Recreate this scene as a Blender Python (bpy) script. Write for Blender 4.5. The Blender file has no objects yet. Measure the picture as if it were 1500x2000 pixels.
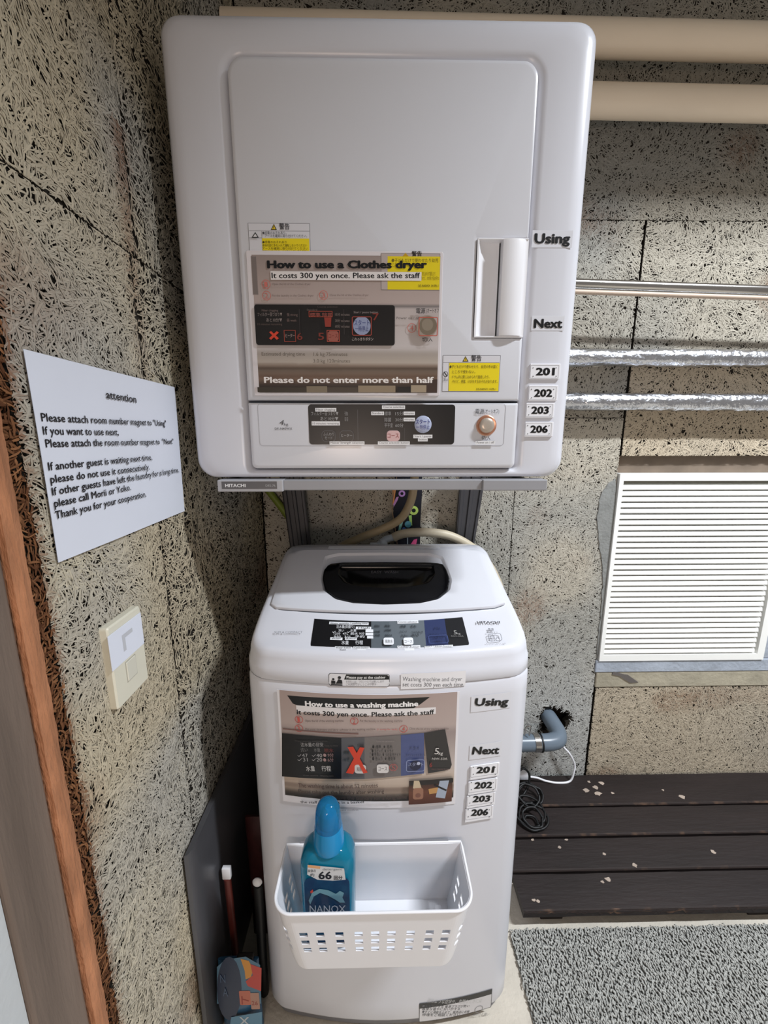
import bpy, bmesh, math, random
import numpy as np
from mathutils import Vector, Matrix

# ------------------------------------------------------------ camera, world, lights, exposure
sc = bpy.context.scene
COL = sc.collection
CF = 787.0; TILT = math.radians(11.1); YAW = math.radians(1.0); CH = 1.25
cam_d = bpy.data.cameras.new('camera'); cam = bpy.data.objects.new('camera', cam_d); COL.objects.link(cam)
cam_d.sensor_fit = 'HORIZONTAL'; cam_d.sensor_width = 36.0; cam_d.lens = 36.0 * CF / 1500.0
cam_d.clip_start = 0.02
cam.location = (0, 0, CH)
cam.rotation_euler = (math.radians(90) - TILT, 0, -YAW)
sc.camera = cam

sc.view_settings.view_transform = 'Standard'
sc.view_settings.look = 'None'
sc.view_settings.gamma = 1.0
sc.view_settings.use_curve_mapping = False
sc.view_settings.exposure = 0.0

world = bpy.data.worlds.new('world'); sc.world = world; world.use_nodes = True
bg = world.node_tree.nodes['Background']
bg.inputs[0].default_value = (1.0, 0.94, 0.89, 1); bg.inputs[1].default_value = 0.27

def area(name, loc, target, sx, sy, power, color):
    d = bpy.data.lights.new(name, 'AREA'); d.shape = 'RECTANGLE'; d.size = sx; d.size_y = sy
    d.energy = power; d.color = color
    o = bpy.data.objects.new(name, d); COL.objects.link(o); o.location = loc
    o.rotation_euler = (Vector(target) - Vector(loc)).to_track_quat('-Z', 'Y').to_euler()
    return o
area('high_window_light', (1.90, -0.10, 3.30), (1.9, 1.2, 0.9), 0.80, 0.10, 155.0, (0.89, 0.94, 1.0))
area('warm_bounce_fill', (-0.10, -1.00, 1.02), (0.0, 1.0, 0.95), 0.35, 0.25, 5.0, (1.0, 0.78, 0.64))  # added warm fill standing in for bounced light, not an actual lamp

# ------------------------------------------------------------ pixel -> world (photograph frame 1500 x 2000)
_fw = np.array([math.sin(YAW)*math.cos(TILT), math.cos(YAW)*math.cos(TILT), -math.sin(TILT)])
_rt = np.array([math.cos(YAW), -math.sin(YAW), 0.0]); _up = np.cross(_rt, _fw)
_C = np.array([0.0, 0.0, CH])
def ray(px, py): return _fw + _rt*(px-750)/CF - _up*(py-1000)/CF
def at(px, py, ax, val):
    r = ray(px, py); return _C + r*((val-_C[ax])/r[ax])

# ------------------------------------------------------------ materials
def lin(c):
    return tuple(((v/255)/12.92 if v/255 <= 0.04045 else ((v/255+0.055)/1.055)**2.4) for v in c)
MATS = {}
def mat(name, rgb, rough=0.5, metal=0.0, var=0.0, vscale=20.0, bump=0.0, bscale=60.0, trans=0.0, ior=1.45, coat=0.0, stretch=None, rgb2=None, sharp=None):
    if name in MATS: return MATS[name]
    m = bpy.data.materials.new(name); m.use_nodes = True; nt = m.node_tree; b = nt.nodes['Principled BSDF']
    c = lin(rgb)
    b.inputs['Base Color'].default_value = (*c, 1); b.inputs['Roughness'].default_value = rough
    b.inputs['Metallic'].default_value = metal; b.inputs['IOR'].default_value = ior
    b.inputs['Transmission Weight'].default_value = trans; b.inputs['Coat Weight'].default_value = coat
    tc = nt.nodes.new('ShaderNodeTexCoord'); mp = nt.nodes.new('ShaderNodeMapping')
    nt.links.new(tc.outputs['Object'], mp.inputs[0])
    if stretch: mp.inputs['Scale'].default_value = stretch
    n = nt.nodes.new('ShaderNodeTexNoise'); n.inputs['Scale'].default_value = vscale; n.inputs['Detail'].default_value = 5
    nt.links.new(mp.outputs[0], n.inputs[0])
    r = nt.nodes.new('ShaderNodeValToRGB')
    c2 = lin(rgb2) if rgb2 else tuple(v*(1-var) for v in c)
    lo, hi = sharp if sharp else (0.3, 0.7)
    r.color_ramp.elements[0].position = lo; r.color_ramp.elements[1].position = hi
    r.color_ramp.elements[0].color = (*c2, 1)
    r.color_ramp.elements[1].color = (*(c if rgb2 else tuple(min(1, v*(1+var*0.3)) for v in c)), 1)
    nt.links.new(n.outputs[0], r.inputs[0]); nt.links.new(r.outputs[0], b.inputs['Base Color'])
    if bump:
        n2 = nt.nodes.new('ShaderNodeTexNoise'); n2.inputs['Scale'].default_value = bscale; n2.inputs['Detail'].default_value = 4
        nt.links.new(mp.outputs[0], n2.inputs[0])
        bp = nt.nodes.new('ShaderNodeBump'); bp.inputs['Strength'].default_value = bump; bp.inputs['Distance'].default_value = 0.004
        nt.links.new(n2.outputs[0], bp.inputs['Height']); nt.links.new(bp.outputs[0], b.inputs['Normal'])
    MATS[name] = m; return m

def attr_mat(name, rough, spec=0.5, coat=0.0, grain=0.0):
    m = bpy.data.materials.new(name); m.use_nodes = True; nt = m.node_tree; b = nt.nodes['Principled BSDF']
    a = nt.nodes.new('ShaderNodeAttribute'); a.attribute_name = 'Col'
    b.inputs['Roughness'].default_value = rough; b.inputs['Specular IOR Level'].default_value = spec
    b.inputs['Coat Weight'].default_value = coat
    if grain:
        n = nt.nodes.new('ShaderNodeTexNoise'); n.inputs['Scale'].default_value = 900; n.inputs['Detail'].default_value = 2
        mx = nt.nodes.new('ShaderNodeMix'); mx.data_type = 'RGBA'; mx.blend_type = 'MULTIPLY'; mx.inputs[0].default_value = grain
        nt.links.new(a.outputs['Color'], mx.inputs[6]); nt.links.new(n.outputs['Color'], mx.inputs[7])
        nt.links.new(mx.outputs[2], b.inputs['Base Color'])
    else: nt.links.new(a.outputs['Color'], b.inputs['Base Color'])
    return m
PRINT = attr_mat('printed_ink', 0.35, 0.5)
STRAND = attr_mat('wood_wool', 0.9, 0.15, 0.0, 0.0)
white = mat('white_enamel', (211, 212, 219), 0.26, var=0.015, vscale=3)
white2 = mat('white_enamel_door', (211, 212, 218), 0.24, var=0.015, vscale=3)
whiteplastic = mat('white_plastic', (232, 232, 236), 0.32, var=0.01, vscale=5)
seam = mat('seam_dark', (70, 76, 84), 0.7)
blackgloss = mat('black_gloss', (9, 9, 12), 0.12, var=0.1)
blackpanel = mat('black_panel', (16, 16, 19), 0.3, var=0.1)
blackrubber = mat('black_rubber', (18, 18, 19), 0.5, var=0.1)
greyplastic = mat('grey_plastic', (150, 150, 154), 0.45, var=0.04)
darkgrey = mat('dark_grey_metal', (72, 72, 76), 0.4, metal=0.35, var=0.15, stretch=(1, 1, 0.1))
paper = mat('paper', (226, 230, 242), 0.6, var=0.01)
cream = mat('cream_pipe', (242, 224, 200), 0.42, var=0.10, vscale=6, stretch=(0.3, 1, 1))
beigehose = mat('beige_hose', (196, 184, 160), 0.45, var=0.06)
steel = mat('steel', (190, 186, 182), 0.18, metal=1.0, var=0.05)
foil = mat('foil', (214, 216, 222), 0.24, metal=1.0, var=0.12, vscale=30, bump=0.9, bscale=75)
pvc = mat('grey_pvc', (104, 116, 128), 0.3, var=0.06)
louverwhite = mat('louver_white', (250, 250, 246), 0.45, var=0.01)
louverback = mat('louver_back', (150, 150, 140), 0.7)
concrete = mat('concrete', (212, 204, 190), 0.85, var=0.22, vscale=9, bump=0.4, bscale=120)
mortar = mat('mortar', (172, 180, 192), 0.8, var=0.25, vscale=14, bump=0.5, bscale=90)
cement = mat('cement_grey', (140, 141, 138), 0.85, var=0.2, vscale=25, bump=0.5, bscale=110)
ledge_m = mat('cement_ledge', (176, 168, 148), 0.85, var=0.22, vscale=16, bump=0.5, bscale=90)
boardback = mat('board_core', (44, 38, 30), 0.95, var=0.4, vscale=60)
plank_m = mat('dark_stained_wood', (40, 32, 31), 0.52, var=0.35, vscale=9, bump=0.25, bscale=60, stretch=(0.35, 2.0, 1))
plank_edge = mat('worn_wood_edge', (112, 84, 64), 0.7, rgb2=(38, 28, 25), vscale=22, sharp=(0.55, 0.85))
paintspot = mat('paint_spot', (176, 160, 146), 0.7, var=0.2)
postwood = mat('weathered_post_wood', (118, 103, 92), 0.75, var=0.35, vscale=5, bump=0.3, bscale=60, stretch=(4, 4, 0.5))
orangewood = mat('reddish_raw_wood', (184, 126, 90), 0.9, var=0.35, vscale=30, bump=0.6, bscale=160, stretch=(2, 2, 0.5))
plaster = mat('white_plaster', (196, 200, 202), 0.8, var=0.05, vscale=12, bump=0.2, bscale=90)
switchwhite = mat('switch_white', (222, 218, 200), 0.35, var=0.02)
tealliq = mat('teal_liquid', (20, 150, 185), 0.12, var=0.1, trans=0.55, ior=1.38)
bluecap = mat('blue_cap', (14, 138, 196), 0.18, var=0.08, trans=0.15)
bluecapclear = mat('blue_clear_cap', (60, 180, 225), 0.08, var=0.02, trans=0.8, ior=1.3)
copper = mat('copper_ring', (196, 142, 116), 0.3, metal=0.6)
knobgrey = mat('knob_champagne', (190, 178, 165), 0.3, metal=0.4, var=0.03)

# ------------------------------------------------------------ object helpers
def tag(o, label, cat, group=None):
    o['label'] = label; o['category'] = cat
    if group: o['group'] = group
    return o
def thing(name, loc, label, cat, group=None):
    o = bpy.data.objects.new(name, None); COL.objects.link(o); o.location = loc
    o.empty_display_size = 0.05
    return tag(o, label, cat, group)
def link(name, me, m, parent=None, smooth=False, angle=None):
    if m: me.materials.append(m)
    o = bpy.data.objects.new(name, me); COL.objects.link(o)
    if parent is not None:
        o.parent = parent
        o.matrix_parent_inverse = world_of(parent).inverted()
    if smooth:
        me.polygons.foreach_set('use_smooth', [True]*len(me.polygons))
        if angle: me.set_sharp_from_angle(angle=math.radians(angle))
    return o
def world_of(o):
    M = Matrix.LocRotScale(o.location, o.rotation_euler, o.scale)
    return (world_of(o.parent) @ o.matrix_parent_inverse @ M) if o.parent else M
def structure(o): o['kind'] = 'structure'; return o

class MB:
    def __init__(s): s.v = []; s.f = []
    def add(s, vs, fs):
        b = len(s.v); s.v += [tuple(p) for p in vs]; s.f += [tuple(i+b for i in f) for f in fs]
    def box(s, x0, x1, y0, y1, z0, z1, r=0.0, seg=2):
        bm = bmesh.new(); bmesh.ops.create_cube(bm, size=1)
        for v in bm.verts:
            v.co = ((x0+x1)/2+v.co.x*(x1-x0), (y0+y1)/2+v.co.y*(y1-y0), (z0+z1)/2+v.co.z*(z1-z0))
        if r: bmesh.ops.bevel(bm, geom=bm.edges[:], offset=r, segments=seg, affect='EDGES', profile=0.5)
        s.add([v.co[:] for v in bm.verts], [[v.index for v in f.verts] for f in bm.faces]); bm.free()
    def loft(s, rings, cap0=True, cap1=True, closed=True):
        n = len(rings[0]); vs = [p for r in rings for p in r]; fs = []
        for i in range(len(rings)-1):
            for j in range(n if closed else n-1):
                k = (j+1) % n
                fs.append((i*n+j, i*n+k, (i+1)*n+k, (i+1)*n+j))
        if cap0: fs.append(tuple(range(n))[::-1])
        if cap1: fs.append(tuple((len(rings)-1)*n+j for j in range(n)))
        s.add(vs, fs)
    def tube(s, pts, rad, n=12, sub=6, caps=True):
        P = smooth_path(pts, sub); R = rad if callable(rad) else (lambda t: rad)
        rings = []; up = Vector((0.31, 0.2, 0.93)).normalized()
        for i, p in enumerate(P):
            d = (P[min(i+1, len(P)-1)] - P[max(i-1, 0)]).normalized()
            a = (up - d*up.dot(d)).normalized(); up = a; b = d.cross(a)
            rr = R(i/(len(P)-1))
            rings.append([tuple(p + (a*math.cos(q*2*math.pi/n)+b*math.sin(q*2*math.pi/n))*rr) for q in range(n)])
        s.loft(rings, caps, caps)
    def lathe(s, prof, c, n=24, axis='Z'):
        rings = []
        for r, h in prof:
            ring = []
            for q in range(n):
                a = 2*math.pi*q/n
                if axis == 'Z': ring.append((c[0]+r*math.cos(a), c[1]+r*math.sin(a), c[2]+h))
                elif axis == 'Y': ring.append((c[0]+r*math.cos(a), c[1]-h, c[2]+r*math.sin(a)))
                else: ring.append((c[0]+h, c[1]+r*math.cos(a), c[2]+r*math.sin(a)))
            rings.append(ring)
        s.loft(rings)
    def build(s, name, m, parent=None, smooth=False, angle=35):
        me = bpy.data.meshes.new(name); me.from_pydata(s.v, [], s.f)
        bm = bmesh.new(); bm.from_mesh(me); bmesh.ops.recalc_face_normals(bm, faces=bm.faces[:]); bm.to_mesh(me); bm.free()
        me.update()
        return link(name, me, m, parent, smooth, angle)
def smooth_path(pts, sub):
    P = [Vector(p) for p in pts]
    if len(P) < 3 or sub < 2: return P
    out = []
    for i in range(len(P)-1):
        p0 = P[max(i-1, 0)]; p1 = P[i]; p2 = P[i+1]; p3 = P[min(i+2, len(P)-1)]
        for k in range(sub):
            t = k/sub
            out.append(0.5*((2*p1)+(p2-p0)*t+(2*p0-5*p1+4*p2-p3)*t*t+(3*p1-p0-3*p2+p3)*t**3))
    out.append(P[-1]); return out
def rrect(x0, x1, z0, z1, r, n=6, side=1):
    """counter-clockwise rounded rectangle; side = subdivisions of every straight side"""
    if not isinstance(r, (list, tuple)): r = [r]*4     # corner radii: br, tr, tl, bl
    cs = [(x1-r[0], z0+r[0], -90, r[0]), (x1-r[1], z1-r[1], 0, r[1]), (x0+r[2], z1-r[2], 90, r[2]), (x0+r[3], z0+r[3], 180, r[3])]
    pts = []
    for (cx, cz, a0, rr) in cs:
        for k in range(n+1):
            a = math.radians(a0+90*k/n); pts.append((cx+rr*math.cos(a), cz+rr*math.sin(a)))
    if side > 1:
        out = []; m = len(pts)
        for i, p in enumerate(pts):
            out.append(p)
            if i % (n+1) == n:
                q = pts[(i+1) % m]
                for k in range(1, side): out.append((p[0]+(q[0]-p[0])*k/side, p[1]+(q[1]-p[1])*k/side))
        pts = out
    return pts

# ------------------------------------------------------------ printable surfaces
class Surf:
    """flat=True: origin, u, v, n.  pt(u, v, h) lies h in front of the surface"""
    def __init__(s, o, u, v, n, curve=None):
        s.o = np.array(o, float); s.u = np.array(u, float); s.v = np.array(v, float); s.n = np.array(n, float); s.curve = curve
    def off(s, u): return s.curve(u) if s.curve else 0.0
    def pt(s, u, v, h=0.0):
        p = s.o + s.u*u + s.v*v + s.n*h
        if s.curve: p = p + np.array([0, s.curve(u), 0])
        return tuple(p)
    def inv(s, px, py):
        d = 0.0
        for _ in range(6 if s.curve else 1):
            o = s.o + np.array([0, d, 0]); r = ray(px, py)
            t = ((o-_C) @ s.n)/(r @ s.n); p = _C + r*t - o
            u, v = p @ s.u, p @ s.v; d = s.off(u)
        return u, v

def text_verts(body, bold, shear=0.0):
    c = bpy.data.curves.new('t', 'FONT'); c.body = body; c.resolution_u = 2; c.shear = shear
    o = bpy.data.objects.new('t', c); m = bpy.data.meshes.new_from_object(o)
    v = [(p.co.x, p.co.y) for p in m.vertices]; f = [tuple(p.vertices) for p in m.polygons]
    bpy.data.objects.remove(o); bpy.data.meshes.remove(m); bpy.data.curves.remove(c)
    if bold > 0:                      # heavier strokes: the same outline struck again a hair to each side
        b0, n0 = list(v), len(v); f0 = list(f); k = 6 if bold > 0.02 else 4
        for q in range(k):
            a = 2*math.pi*q/k; v += [(x+bold*1.15*math.cos(a), y+bold*0.8*math.sin(a)) for x, y in b0]; f += [tuple(i+n0*(q+1) for i in t) for t in f0]
    return v, f
class Print:
    """flat ink on a surface: every shape is a thin coloured patch; later shapes lie a hair further out"""
    def __init__(s, surf, h0=0.0006, dh=0.00006): s.s = surf; s.h = h0; s.dh = dh; s.v = []; s.f = []; s.c = []
    def raw(s, uv, fs, col, lift=0.0, block=0):
        b = len(s.v); s.h += s.dh
        if block:                     # repeated strokes: each copy a touch further out than the one before
            s.v += [s.s.pt(a, c, s.h+lift*(i//block)) for i, (a, c) in enumerate(uv)]; s.c += [(*lin(col), 1.0)]*len(uv)
            s.f += [tuple(i+b for i in f) for f in fs]; s.h += lift*(len(uv)//block); return
        cols = col if isinstance(col, list) else [lin(col)]*len(uv)
        s.v += [s.s.pt(a, c, s.h) for a, c in uv]; s.c += [(*q, 1.0) for q in cols]
        s.f += [tuple(i+b for i in f) for f in fs]
    def rect_uv(s, u0, v0, u1, v1, col, n=None, stops=None):
        n = n or (max(1, int(abs(u1-u0)/0.02)) if s.s.curve else 1)
        m = 1 if not stops else 48
        uv = [(u0+(u1-u0)*i/n, v0+(v1-v0)*j/m) for j in range(m+1) for i in range(n+1)]
        fs = [(j*(n+1)+i, j*(n+1)+i+1, (j+1)*(n+1)+i+1, (j+1)*(n+1)+i) for j in range(m) for i in range(n)]
        cols = col
        if stops:
            cols = []
            for j in range(m+1):
                t = 1-j/m; c = stops[-1][1]
                for (a, ca), (b, cb) in zip(stops, stops[1:]):
                    if a <= t <= b:
                        k = (t-a)/(b-a) if b > a else 0; c = tuple(x+(y-x)*k for x, y in zip(ca, cb)); break
                cols += [lin(c)]*(n+1)
        s.raw(uv, fs, cols)
    def R(s, x0, y0, x1, y1, col, stops=None):
        a = s.s.inv(x0, y1); b = s.s.inv(x1, y0); xm = (x0+x1)/2; ym = (y0+y1)/2
        ul = s.s.inv(x0, ym)[0]; ur = s.s.inv(x1, ym)[0]; vb = s.s.inv(xm, y1)[1]; vt = s.s.inv(xm, y0)[1]
        s.rect_uv(ul, vb, ur, vt, col, stops=stops)
    def poly(s, pts, col):          # convex or simple polygon, pixels
        uv = [s.s.inv(*p) for p in pts]
        if not s.s.curve: s.raw(uv, [tuple(range(len(uv)))], col); return
        ua, ub = min(p[0] for p in uv), max(p[0] for p in uv); n = max(1, int((ub-ua)/0.010)); V = []; Fs = []
        def clip(P, x, keep):
            out = []
            for i in range(len(P)):
                a, c = P[i-1], P[i]; ia, ic = keep(a[0]-x), keep(c[0]-x)
                if ia != ic: t = (x-a[0])/(c[0]-a[0]); out.append((x, a[1]+(c[1]-a[1])*t))
                if ic: out.append(c)
            return out
        for k in range(n):
            Q = uv if k == 0 else clip(uv, ua+(ub-ua)*k/n, lambda d: d >= 0)
            if k < n-1 and len(Q) > 2: Q = clip(Q, ua+(ub-ua)*(k+1)/n, lambda d: d <= 0)
            if len(Q) > 2: Fs.append(tuple(range(len(V), len(V)+len(Q)))); V += Q
        s.raw(V, Fs, col)
    def rr(s, x0, y0, x1, y1, rpx, col, px=True, ring=None):
        xm = (x0+x1)/2; ym = (y0+y1)/2
        ul = s.s.inv(x0, ym)[0]; ur = s.s.inv(x1, ym)[0]; vb = s.s.inv(xm, y1)[1]; vt = s.s.inv(xm, y0)[1]
        r = rpx*abs(ur-ul)/(x1-x0)
        a = rrect(ul, ur, vb, vt, r, 4, 1)
        if ring:
            w = ring*abs(ur-ul)/(x1-x0); b = rrect(ul+w, ur-w, vb+w, vt-w, max(r-w, 1e-5), 4, 1); n = len(a)
            s.raw(a+b, [(i, (i+1) % n, n+(i+1) % n, n+i) for i in range(n)], col)
        elif s.s.curve:
            n = max(4, int((ur-ul)/0.012)); us = sorted(set([ul+(ur-ul)*i/n for i in range(n+1)]+[ul+r*(1-math.cos(k*math.pi/8)) for k in range(5)]+[ur-r*(1-math.cos(k*math.pi/8)) for k in range(5)]))
            uv = []
            for u in us:
                d = min(u-ul, ur-u); c = r-math.sqrt(max(0, r*r-(r-d)**2)) if d < r else 0
                uv += [(u, vb+c), (u, vt-c)]
            s.raw(uv, [(2*i, 2*i+2, 2*i+3, 2*i+1) for i in range(len(us)-1)], col)
        else: s.raw(a, [tuple(range(len(a)))], col)
    def disc(s, cx, cy, r, col, ring=None, sq=1.0):
        u, v = s.s.inv(cx, cy); rr = abs(s.s.inv(cx+r, cy)[0]-u); n = 24
        o = [(u+rr*math.cos(2*math.pi*i/n), v+sq*rr*math.sin(2*math.pi*i/n)) for i in range(n)]
        if ring:
            k = 1-ring/r; q = [(u+(a-u)*k, v+(b-v)*k) for a, b in o]
            s.raw(o+q, [(i, (i+1) % n, n+(i+1) % n, n+i) for i in range(n)], col)
        else: s.raw(o, [tuple(range(n))], col)
    def T_uv(s, body, u0, u1, v, cap, col, bold=0.0, rot=0.0, shear=0.0):
        vs, fs = text_verts(body, bold, shear)
        if not vs: return
        xa = min(p[0] for p in vs); xb = max(p[0] for p in vs)
        sx = (u1-u0)/(xb-xa); sy = cap/(0.70+bold); cr, sr = math.cos(rot), math.sin(rot)
        uv = []
        for p in vs:
            a = (p[0]-xa)*sx; b = (p[1]+bold)*sy; uv.append((u0+a*cr-b*sr, v+a*sr+b*cr))
        s.raw(uv, fs, col, 0.000012, len(vs)//(7 if bold > 0.02 else 5 if bold > 0 else 1))
    def T(s, body, x0, x1, yb, cap, col, bold=0.0, yb2=None, shear=0.0):
        """text from pixel x0 to x1 with baseline yb (to yb2 at the right) and capitals cap pixels tall"""
        a = s.s.inv(x0, yb); b = s.s.inv(x1, yb if yb2 is None else yb2); t = s.s.inv(x0, yb-cap)
        L = math.hypot(b[0]-a[0], b[1]-a[1]); rot = math.atan2(b[1]-a[1], b[0]-a[0])
        s.T_uv(body, a[0], a[0]+L, a[1], abs(t[1]-a[1]), col, bold, rot, shear)
    def build(s, name, parent, m=None):
        me = bpy.data.meshes.new(name); me.from_pydata(s.v, [], s.f)
        ca = me.color_attributes.new('Col', 'FLOAT_COLOR', 'POINT')
        ca.data.foreach_set('color', np.array(s.c, dtype=np.float32).ravel())
        return link(name, me, m or PRINT, parent)

def slab(surf, x0, y0, x1, y1, r, h0, h1, bev=0.0006, uv=None, n=4):
    """rounded plate standing on a surface, pixel corners (or uv)"""
    if uv: u0, v0, u1, v1 = uv
    else:
        xm = (x0+x1)/2; ym = (y0+y1)/2
        u0 = surf.inv(x0, ym)[0]; u1 = surf.inv(x1, ym)[0]; v0 = surf.inv(xm, y1)[1]; v1 = surf.inv(xm, y0)[1]
    mb = MB(); side = max(1, int((u1-u0)/0.02)) if surf.curve else 1
    def ring(i, h): return [surf.pt(a, b, h) for a, b in rrect(u0+i, u1-i, v0+i, v1-i, max(r-i, 1e-4), n, 1)]
    if surf.curve and side > 2:
        us = [u0+(u1-u0)*i/side for i in range(side+1)]
        top = [surf.pt(u, v, h1) for u in us for v in (v0, v1)]; bot = [surf.pt(u, v, h0) for u in us for v in (v0, v1)]
        N = len(us); fs = []
        for i in range(N-1):
            a = 2*i; fs += [(a, a+2, a+3, a+1), (2*N+a, 2*N+a+1, 2*N+a+3, 2*N+a+2), (a, 2*N+a, 2*N+a+2, a+2), (a+1, a+3, 2*N+a+3, 2*N+a+1)]
        fs += [(0, 1, 2*N+1, 2*N), (2*N-2, 4*N-2, 4*N-1, 2*N-1)]
        mb.add(top+bot, fs)
    else: mb.loft([ring(0, h0), ring(0, max(h1-bev, h0+1e-5)), ring(bev, h1)])
    return mb

# ------------------------------------------------------------ wood wool: real strands
RNG = np.random.default_rng(7)
def vnoise(u, v, scale, seed):
    """smooth value noise, arrays"""
    g = np.random.default_rng(seed).random((64, 64)); x = u*scale; y = v*scale
    xi = np.floor(x).astype(int); yi = np.floor(y).astype(int); fx = x-xi; fy = y-yi
    fx = fx*fx*(3-2*fx); fy = fy*fy*(3-2*fy)
    G = lambda a, b: g[a % 64, b % 64]
    return (G(xi, yi)*(1-fx)+G(xi+1, yi)*fx)*(1-fy)+(G(xi, yi+1)*(1-fx)+G(xi+1, yi+1)*fx)*fy
def strands(name, parent, O, U, V, N, w, h, n, seed, colour, Lr=(0.010, 0.038), W=0.0026, hmax=0.0012, mask=None, edge=0.0006, bias=0.42, ang0=1.2):
    rg = np.random.default_rng(seed); S = 4
    cu = rg.random(n)*w; cv = rg.random(n)*h
    if mask is not None:
        k = mask(cu, cv); cu = cu[k]; cv = cv[k]; n = len(cu)
    field = ang0 + (vnoise(cu, cv, 7.0, seed+1)-0.5)*5.0
    ang = np.where(rg.random(n) < bias, field+rg.normal(0, 0.35, n), rg.random(n)*2*np.pi)
    L = Lr[0]+(Lr[1]-Lr[0])*rg.random(n)**1.6
    kap = rg.normal(0, 32, n)
    hh = 0.0030+hmax*rg.random(n)
    ww = W*(0.55+0.7*rg.random(n))
    t = np.linspace(-0.5, 0.5, S)[None, :]*L[:, None]
    a = ang[:, None]+kap[:, None]*t
    ds = (L/(S-1))[:, None]
    pu = np.cumsum(np.cos(a)*ds, 1); pv = np.cumsum(np.sin(a)*ds, 1)
    pu += (cu-pu[:, S//2])[:, None]; pv += (cv-pv[:, S//2])[:, None]
    tt = np.linspace(-1, 1, S)[None, :]
    ph = hh[:, None]- 0.0007*np.abs(tt)**2.5 + rg.normal(0, 0.00012, (n, S))
    taper = 1-0.45*np.abs(tt)**3
    nx = -np.sin(a); ny = np.cos(a); roll = rg.normal(0, 0.10, n)[:, None]
    verts = np.empty((n, S, 2, 3))
    for q, sg in enumerate((-1, 1)):
        uu = np.clip(pu+sg*nx*ww[:, None]*0.5*taper, -edge, w+edge); vv = np.clip(pv+sg*ny*ww[:, None]*0.5*taper, -edge, h+edge)
        hh2 = np.maximum(ph+sg*roll*ww[:, None]*0.5, 0.0001)
        verts[:, :, q, :] = np.array(O)+uu[..., None]*np.array(U)+vv[..., None]*np.array(V)+hh2[..., None]*np.array(N)
    base = (np.arange(n)*S*2)[:, None, None]
    i = np.arange(S-1)[None, :, None]*2
    quad = base+i+np.array([0, 1, 3, 2])[None, None, :]
    me = bpy.data.meshes.new(name)
    me.vertices.add(n*S*2); me.vertices.foreach_set('co', verts.astype(np.float32).ravel())
    nf = n*(S-1); me.loops.add(nf*4); me.loops.foreach_set('vertex_index', quad.astype(np.int32).ravel())
    me.polygons.add(nf); me.polygons.foreach_set('loop_start', np.arange(nf, dtype=np.int32)*4)
    me.update(calc_edges=True)
    col = colour(cu, cv, rg)*(0.91+0.16*rg.random(n))[:, None]
    rgba = np.ones((n, S*2, 4)); rgba[:, :, :3] = col[:, None, :]
    ca = me.color_attributes.new('Col', 'FLOAT_COLOR', 'POINT'); ca.data.foreach_set('color', rgba.astype(np.float32).ravel())
    o = link(name, me, STRAND, parent); o['kind'] = 'stuff'
    return o
CR = np.array(lin((192, 180, 156))); GR = np.array(lin((180, 175, 164))); LT = np.array(lin((204, 194, 170))); BR = np.array(lin((126, 84, 56)))
def mixc(a, b, k): return a*(1-k)[:, None]+b*k[:, None]
def col_left(y0, z0, edge=None):
    def f(u, v, rg):
        y = u+y0; z = v+z0
        k = np.clip((vnoise(y, z, 6, 3)-0.35)*2.5, 0, 1); c = mixc(np.tile(CR, (len(u), 1)), GR, k)
        c = mixc(c, LT, np.clip((vnoise(y, z, 9, 8)-0.6)*2, 0, 1)*(rg.random(len(u)) < 0.6))
        b = np.exp(-((y-0.655)/0.018)**2)*(vnoise(y*0, z, 4, 12) > 0.25)*np.clip((z-1.2)*2, 0.15, 1)
        b += np.exp(-((y-0.415)/0.008)**2)*0.9 + np.clip((vnoise(y, z, 5, 21)-0.78)*4, 0, 0.7)
        return mixc(c, BR, np.clip(b*(0.45+0.5*rg.random(len(u))), 0, 0.9))
    return f
def col_back(x0, z0, grey=0.0, warm=0.0):
    def f(u, v, rg):
        x = u+x0; z = v+z0
        k = np.clip((vnoise(x, z, 5, 31)-0.35)*2.2+grey, 0, 1)
        c = mixc(np.tile(np.array(lin((188, 181, 166))), (len(u), 1)), np.array(lin((168, 166, 158))), k)
        if warm: c = mixc(c, np.array(lin((200, 180, 150))), np.full(len(u), warm))
        b = np.clip((vnoise(x, z, 6, 44)-0.76)*5, 0, 0.6)
        return mixc(c, BR, b*rg.random(len(u)))
    return f

# ------------------------------------------------------------ setting: floor, walls
YB = 1.24; XL = -0.355; FZ = -0.02
mb = MB(); mb.box(-0.9, 2.4, -1.6, 1.5, -0.08, FZ); structure(mb.build('floor', concrete))
mb = MB(); mb.box(-0.5, 1.12, -1.6, 0.516, 2.62, 2.72); mb.box(-0.5, 2.4, 0.516, 1.5, 2.62, 2.72); structure(mb.build('ceiling_blocker', plaster))  # unseen slabs, edges and opening shaped to shade upper wall and dryer corner
wall_back = MB(); wall_back.box(-0.5, 2.4, YB+0.055, YB+0.12, FZ, 2.62)
wall_back = structure(wall_back.build('wall_back', mat('dark_void', (34, 26, 22), 0.95, var=0.3)))
wall_left = MB(); wall_left.box(-0.45, XL-0.030, 0.30, YB+0.12, FZ, 2.62)
wall_left = structure(wall_left.build('wall_left', mat('dark_void', (34, 26, 22), 0.95)))
wall_side = MB(); wall_side.box(-0.45, XL-0.012, -1.6, 0.318, FZ, 2.62)
structure(wall_side.build('wall_side', plaster))
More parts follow.
